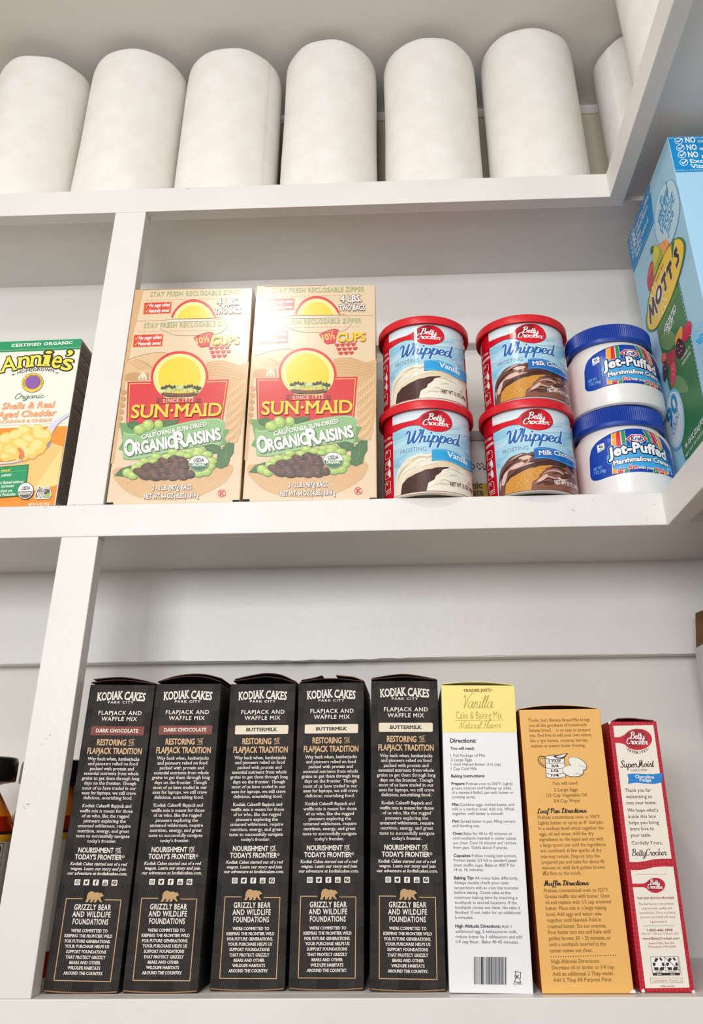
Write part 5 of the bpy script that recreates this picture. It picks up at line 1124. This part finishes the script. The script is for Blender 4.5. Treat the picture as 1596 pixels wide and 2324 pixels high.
# banner across the top: dark blue claim panel
q = c1(325, 1870)[1]
A.geo('claims_panel', DBL, [(0, MH), (0, q), (DP*.54, q+.002), (DP*.60, MH)], 1)
def dots(part, m, a, b, n, r, l=2):
    for i in range(n): A.geo(part, m, ell(a[0]+(b[0]-a[0])*i/(n-1), a[1]+(b[1]-a[1])*i/(n-1), r, r, 6), l)
dots('claims_panel', WHT, (.003, MH-.0022), (DP-.003, MH-.0022), 60, .0006); dots('claims_panel', WHT, (.003, q+.0035), (DP*.54, q+.0045), 36, .0006)
def ftext(part, m, t_, u0, u1, z, cap, bold=0., slab=0., l=2):
    mp_ = A.mp; A.mp = lambda x, y: (x, -y); T(part, m, t_, u0, -z, u1, -z, cap, bold, slab, layer=l); A.mp = mp_
rows = [('NO', 'colors from artificial sources'), ('NO', 'artificial flavors'), ('NO', 'gluten'), ('', 'Excellent source of'), ('', 'Vitamin C')]
lh = (MH-q-.012)/5
for i, (a, b) in enumerate(rows):
    z = MH-.0055-lh*(i+.8)
    if i < 4:
        A.geo('claims_panel', WHT, ell(.012, z+.003, .0050, .0042, 16), 2); A.geo('claims_panel', DBL, ell(.012, z+.003, .0043, .0036, 16), 3)
        mp_ = A.mp; A.mp = lambda x, y: (x, y); A.stroke('claims_panel', WHT, [(.0095, z+.0032), (.0115, z+.0012), (.0160, z+.0072)], .0011, 4); A.mp = mp_
    if a: ftext('claims_panel', WHT, a, .020, .033, z, .0080, .034)
    ftext('claims_panel', WHT, b, .036 if a else .020, .036+len(b)*.0031 if a else .020+len(b)*.0035, z, .0062, .012, .04)
# pale juice circle
A.mp = c1
p = 'juice_seal'
E1 = [(770, 735), (835, 800), (885, 1000), (880, 1180), (830, 1400), (760, 1545), (650, 1560), (585, 1420), (575, 1180), (600, 1000), (660, 840)]
A.blob(p, F_(120, 192, 230), E1, 2, 4); A.blob(p, F_(196, 228, 244), [(770+(x-725)*.94-45, 1150+(y-1150)*.96) for x, y in E1], 3, 4)
SBL = F_(70, 158, 210)
def slant(part, m, t_, a, b, cap, bold=0., l=4, slab=0., sh=0.): T(part, m, t_, a[0], a[1], b[0], b[1], cap, bold, slab, layer=l, shear=sh)
slant(p, SBL, 'with', (625, 1290), (665, 1130), 30, .0); 
A.script(p, SBL, 'Real', 665, 1125, 755, 870, 66, .14, .2, layer=4)
slant(p, SBL, 'FRUIT', (655, 1330), (770, 950), 60, .02); slant(p, SBL, 'VEGGIE', (672, 1450), (825, 980), 56, .02); slant(p, SBL, 'Juice', (740, 1440), (815, 1160), 50, .02)
# fruit and the oval name
A.mp = c2
p = 'fruit_picture'
A.blob(p, F_(232, 136, 70), [(435, 150), (500, 70), (560, 20), (610, 60), (620, 130), (560, 260), (500, 330)], 4, 4); A.blob(p, F_(248, 172, 104), [(445, 160), (500, 90), (555, 120), (560, 220), (505, 310)], 5, 4); A.blob(p, F_(248, 172, 104), [(520, 60), (565, 15), (608, 60), (600, 150), (570, 160), (550, 90)], 5, 4)
A.blob(p, F_(176, 184, 50), [(345, 180), (380, 110), (430, 150), (500, 220), (508, 330), (440, 480), (370, 670), (345, 600), (340, 350)], 6, 4); A.blob(p, F_(220, 216, 80), [(360, 190), (385, 130), (430, 170), (460, 250), (420, 380), (365, 500), (350, 350)], 7, 4)
A.blob(p, F_(70, 110, 50), [(300, 290), (295, 200), (320, 145), (350, 150), (335, 220)], 6, 4)
A.blob(p, F_(198, 44, 60), [(330, 410), (280, 470), (240, 680), (240, 830), (280, 945), (330, 850), (370, 680), (345, 560)], 5, 4); A.blob(p, F_(226, 92, 96), [(325, 425), (290, 500), (255, 660), (262, 700), (310, 600), (330, 500)], 6, 4)
p = 'oval_name_mark'
OV = [(235, 1290), (215, 1450), (235, 1600), (300, 1645), (390, 1600), (500, 1410), (640, 1130), (770, 780), (860, 480), (905, 250), (905, 80), (850, 0), (770, -10), (690, 60), (560, 250), (430, 540), (310, 880), (250, 1130)]
A.blob(p, F_(44, 128, 64), OV, 8, 4)
iv = [(x+(565-x)*.075, y+(800-y)*.04) for x, y in OV]; A.blob(p, F_(250, 208, 62), iv, 9, 4)
for k in range(26):
    a = 2*PI*k/26; ca, sa = math.cos(a), math.sin(a)
    if k % 2: continue
    A.poly(p, F_(252, 234, 170), [(440, 1080), (440+150*math.cos(a-.07), 1080+330*math.sin(a-.07)), (440+150*math.cos(a+.07), 1080+330*math.sin(a+.07))], 10)
BK2 = F_(50, 32, 28)
A.poly(p, F_(44, 128, 64), sp([(668, 130), (690, 60), (720, 0), (718, 120), (700, 260), (690, 380), (672, 250)], True, 4), 10)
for pp in ([(289, 1178), (309, 1502)], [(284, 1176), (352, 1352)], [(352, 1352), (348, 1048)], [(342, 1046), (420, 1310)]):
    A.stroke('oval_name_mark', WHT, pp, 46, 11); A.stroke('oval_name_mark/name_lettering', BK2, pp, 32, 12)
GL = {'T1': [(490, 730), (560, 570), (580, 640), (555, 690), (592, 890), (566, 945), (545, 900), (556, 860), (532, 740), (495, 810)],
      'T2': [(580, 540), (655, 375), (680, 440), (652, 510), (690, 690), (662, 748), (622, 560), (588, 625)],
      'S': [(758, 135), (780, 205), (758, 255), (806, 290), (812, 400), (764, 540), (745, 480), (778, 395), (778, 345), (712, 330), (712, 250)]}
p = 'oval_name_mark/name_lettering'
for nm, P in GL.items():
    c_ = np.mean(np.array(P), 0); A.poly(p, WHT, [(c_[0]+(x-c_[0])*1.16, c_[1]+(y-c_[1])*1.07) for x, y in P], 11); A.poly(p, BK2, P, 12)
A.ell(p, WHT, 450, 996, 60, 190, 11, 28, .12); A.ell(p, BK2, 450, 996, 52, 178, 12, 28, .12); A.ell(p, WHT, 450, 985, 22, 98, 13, 20, .1)
T(p, BK2, 'SINCE 1842', 395, 790, 532, 480, 24, 0, layer=11)
# green lower panel
p = 'green_panel'
A.poly(p, F_(52, 122, 66), [(390, 1560), (640, 1130), (785, 760), (830, 960), (930, 1420), (1010, 1800), (1130, 2400), (1240, 2960), (1330, 3360), (1400, 3700), (900, 3900), (830, 3610), (720, 3080), (610, 2600), (480, 1960)], 3)
A.blob(p, F_(120, 156, 96), [(470, 1750), (620, 1620), (740, 1750), (640, 1960), (500, 1930)], 4, 4); A.blob(p, F_(112, 152, 98), [(640, 2520), (780, 2420), (900, 2500), (960, 2680), (830, 2720), (720, 2700)], 4, 4)
for i in range(26): A.ell(p, WHT, 800+i*15.6, 850+i*72, 6, 12, 5, 6)
YG = F_(150, 196, 60)
slant(p, YG, 'FRUIT FLAVORED SNACKS', (455, 1610), (770, 950), 62, .0, 5, sh=.0)
slant(p, WHT, 'ASSORTED', (545, 1690), (748, 1260), 62, .03, 5); slant(p, WHT, 'FRUIT', (612, 1690), (710, 1470), 52, .03, 5)
slant(p, WHT, 'ENLARGED TO', (840, 2150), (995, 1930), 34, .01, 5); slant(p, WHT, 'SHOW DETAIL', (858, 2250), (1010, 2020), 34, .01, 5)
p = 'fruit_gummies_picture'
for c_, P in ((F_(246, 166, 60), [(730, 1770), (780, 1640), (830, 1555), (860, 1580), (855, 1720), (840, 1800), (760, 1850), (735, 1900)]), (F_(214, 40, 72), [(860, 1800), (880, 1600), (940, 1480), (990, 1460), (1012, 1560), (990, 1700), (930, 1800), (875, 1820)]), (F_(236, 112, 130), [(880, 1640), (920, 1520), (975, 1490), (960, 1540), (910, 1620)]),
            (F_(70, 26, 48), [(745, 1900), (760, 1820), (800, 1760), (870, 1830), (905, 1960), (860, 2090), (790, 2120), (740, 2040)]), (F_(176, 58, 76), [(560, 2060), (640, 1990), (730, 1960), (740, 2080), (720, 2200), (650, 2280), (590, 2220)]), (F_(234, 122, 84), [(490, 2060), (530, 2020), (570, 2040), (570, 2120), (520, 2200), (485, 2180)]),
            (F_(70, 50, 82), [(505, 2260), (530, 2160), (570, 2190), (600, 2300), (570, 2470), (535, 2530), (515, 2430)]), (F_(220, 84, 104), [(640, 2400), (660, 2230), (710, 2170), (748, 2260), (745, 2420), (700, 2590), (670, 2610), (650, 2540)])):
    A.blob(p, c_, P, 6, 4)
for x, y in ((790, 1850), (830, 1900), (770, 1940), (840, 1980), (800, 2020), (860, 1900), (530, 2230), (560, 2300), (690, 2300), (700, 2400)): A.ell(p, F_(232, 190, 206), x, y, 8, 14, 7, 8)
p = 'count_seal'
A.mp = c3
A.ell(p, F_(120, 190, 230), 727, 1175, 172, 545, 6, 40, -.03); A.ell(p, F_(226, 236, 244), 724, 1176, 158, 494, 7, 40, -.03); A.stroke(p, F_(150, 170, 190), ell(724, 1176, 142, 450, 60, -.03), 5, 8, closed=True)
slant(p+'/seal_lettering', DBL, '90', (655, 1355), (788, 905), 142, .03, 9); slant(p+'/seal_lettering', SBL, 'COUNT', (712, 1470), (820, 1075), 66, .0, 9)
slant('green_panel', WHT, '90 - 0.8 OZ (22.6 g) POUCHES', (925, 1700), (1330, 1080), 60, .03, 9); slant('green_panel', WHT, 'NET WT 72 OZ (2.04 kg)', (925, 1850), (1330, 1260), 34, .01, 9)
A.build(mo, {'oval_name_mark': 'yellow oval with a green rim and black name'})
# the narrow face towards the room
B = Art(Plane((0, 0, 0), (1, 0, 0), (0, 0, 1)), lambda x, y: (x, -y)); A = B; T = B.text
def nmap(px, py):
    d = pix_ray(px, py); t = (MY0-CAM[1])/d[1]; return CAM[0]+d[0]*t-MX, CAM[2]+d[2]*t-Z2-.0003
n1 = crop(nmap, 1380, 270, .18509); q2 = n1(820, 655)[1]
B.geo('claims_panel', DBL, [(.0006, MH-.001), (.0006, q2), (MW-.0006, q2), (MW-.0006, MH-.001)], 1)
B.mp = n1
for i in range(70):
    u = .002+i*.00185; B.geo('claims_panel', WHT, ell(u, MH-.0032, .00055, .00055, 6), 2); B.geo('claims_panel', WHT, ell(u, q2+.0022, .00055, .00055, 6), 2)
for i, (yy, big, rest) in enumerate(((293, 'NO', 'colors'), (383, 'NO', 'artificial flavors'), (472, 'NO', 'gluten'))):
    T('claims_panel', WHT, big, 955+i*18, yy, 1075+i*18, yy-2, 66, .03, layer=2)
    u0, v0 = n1(1105+i*22, yy); B.mp = lambda x, y: (x, -y); T('claims_panel', WHT, rest, u0, -v0, u0+len(rest)*.0034, -v0, .0050, .012, .04, layer=2); B.mp = n1
for i, (yy, s, x0) in enumerate(((542, 'Excellent source of', 1015), (606, 'Vitamin C', 1022))):
    u0, v0 = n1(x0, yy); B.mp = lambda x, y: (x, -y); T('claims_panel', WHT, s, u0, -v0, u0+len(s)*.0042, -v0, .0052, .02, .05, layer=2); B.mp = n1
for cx, cy in ((868, 272), (888, 358), (908, 442), (930, 535)):
    B.stroke('claims_panel', WHT, ell(cx, cy, 48, 38, 20), 7, 2, closed=True); B.stroke('claims_panel', WHT, [(cx-26, cy), (cx-6, cy+16), (cx+38, cy-30)], 13, 3)
p = 'nutrition_mark'; B.mp = crop(nmap, 1440, 540, .12914)
T(p, SBL, 'PER POUCH', 1075, 1750, 1330, 1330, 48, 0, layer=1)
B.stroke(p, SBL, [(1130, 2010), (1140, 1800), (1230, 1660), (1400, 1420), (1440, 1700), (1200, 2050)], 7, 1, closed=True); T(p, DBL, '80', 1160, 1880, 1260, 1720, 100, .03, layer=1); T(p, SBL, 'CALORIES', 1165, 1980, 1330, 1740, 34, .0, layer=1)
B.build(mo)

# ------------------------------------------------------------------ sauce jars on the lower left
def sauce_jar(x, y, label, h=.180, r=.042):
    t = thing('sauce_jar', label, 'jar', (x, y, .0004), (0, 0, 1.0), 'tomato sauce jars behind the white stile')
    def nz(name, c1, c2):
        return noise_mat(name, c1, c2, 45, .14, coords='Object')
    zs = h-.022
    mg = mat((196, 150, 96), .08, .6, name='jar_glass', trans=.75)
    red = mat((150, 34, 10), .16, .5, name='tomato_sauce'); oil = mat((206, 112, 34), .14, .5, name='sauce_oil')
    lathe('sauce_fill', [(.001, .001), (r-.003, 0), (r, .004), (r, .105), (r-.001, .118), (r-.006, .130)], red, t, 72)
    lathe('jar_shoulder', [(r-.006, .130), (r-.013, .141), (r-.0185, .149), (r-.0205, .152), (r-.0205, .156)], oil, t, 72)
    lathe('jar_neck', [(r-.0205, .156), (r-.016, .1575), (r-.015, .160), (r-.016, .1625), (r-.0215, .164), (r-.0215, zs)], mat((104, 20, 10), .12, .5), t, 72)
    lathe('screw_lid', [(r-.0125, zs), (r-.0078, zs+.0006), (r-.0070, zs+.002), (r-.0072, h-.004), (r-.0085, h-.001), (r-.011, h), (.0005, h-.0004)], mat((24, 20, 20), .3, .5, name='black_lid'), t, 72)
    pl = lathe('paper_label', [(r+.0003, .020), (r+.0004, .021), (r+.0004, .115), (r+.0003, .1165)], mat((206, 196, 182), .5), t, 72)
    lathe('label_band', [(r+.0004, .1095), (r+.0006, .110), (r+.0006, .1155), (r+.0004, .116)], mat((214, 156, 38), .5), t, 72)
    A = Art(Cyl(r+.0005), lambda u, v: (u, -v)); K = mat((40, 34, 32), .5)
    A.rect('label_print', mat((44, 26, 20), .5), -.125, -.1180, .125, -.1155)
    for k in range(-1, 3):
        u0 = -.020+k*.0
    A.text('label_print', K, 'Nutrition', -.018, -.1015, .0105, -.1015, .0068, .025)
    for zz, w in ((.1085, .0006), (.0975, .0004), (.0885, .0018), (.076, .0012)): A.rect('label_print', K, -.020, -zz, .0135, -zz+w)
    A.rect('label_print', K, .0130, -.1085, .0135, -.070)
    A.text('label_print', K, 'Calories', -.018, -.0795, .0065, -.0795, .0058, .02); A.text('label_print', K, 'Serving size', -.018, -.0925, .008, -.0925, .003, .0)
    rn = random.Random(2)
    for k in range(12):
        y_ = .069-k*.0036; A.rect('label_print', mat((140, 132, 126), .5), -.018, -y_, rn.uniform(.002, .012), -y_+.0007)
    A.build(pl)
    return t
sj1 = sauce_jar(-.1005, .047, 'red sauce jar with black lid and nutrition label, cut by the left edge')
sj2 = dup(sj1, (-.0545, .122, .0004), 'red sauce jar with black lid, mostly hidden behind the white stile', (0, 0, -1.2))

# ------------------------------------------------------------------ open white carton at the right edge
wb = thing('open_carton', 'open white cardboard carton with a brown inner flap, at the lower right edge', 'box', (.618, -.10, .0004))
WHC = mat((206, 206, 208), .6); BRC = noise_mat('brown_board', (92, 62, 32), (110, 76, 40), 60, .8)
bh, bd, bw = .283, .232, .118
box('front_panel', 0, .0015, 0, bd, 0, bh, WHC, wb); box('end_panel', .0015, bw, bd-.0015, bd, 0, bh, WHC, wb); box('end_panel', .0015, bw, 0, .0015, 0, bh, WHC, wb); box('back_panel', bw-.0015, bw, .0015, bd-.0015, 0, bh, WHC, wb); box('base_panel', .0015, bw-.0015, .0015, bd-.0015, 0, .0015, BRC, wb)
V = [(.0015, bd-.0016, bh), (bw-.002, bd-.0016, bh), (bw-.02, bd+.012, bh+.07), (.012, bd+.012, bh+.04)]
V += [(x, y+.0014, z) for x, y, z in V]
new_obj('open_flap', V, [(0, 1, 2, 3), (7, 6, 5, 4), (0, 4, 5, 1), (1, 5, 6, 2), (2, 6, 7, 3), (3, 7, 4, 0)], BRC, wb)
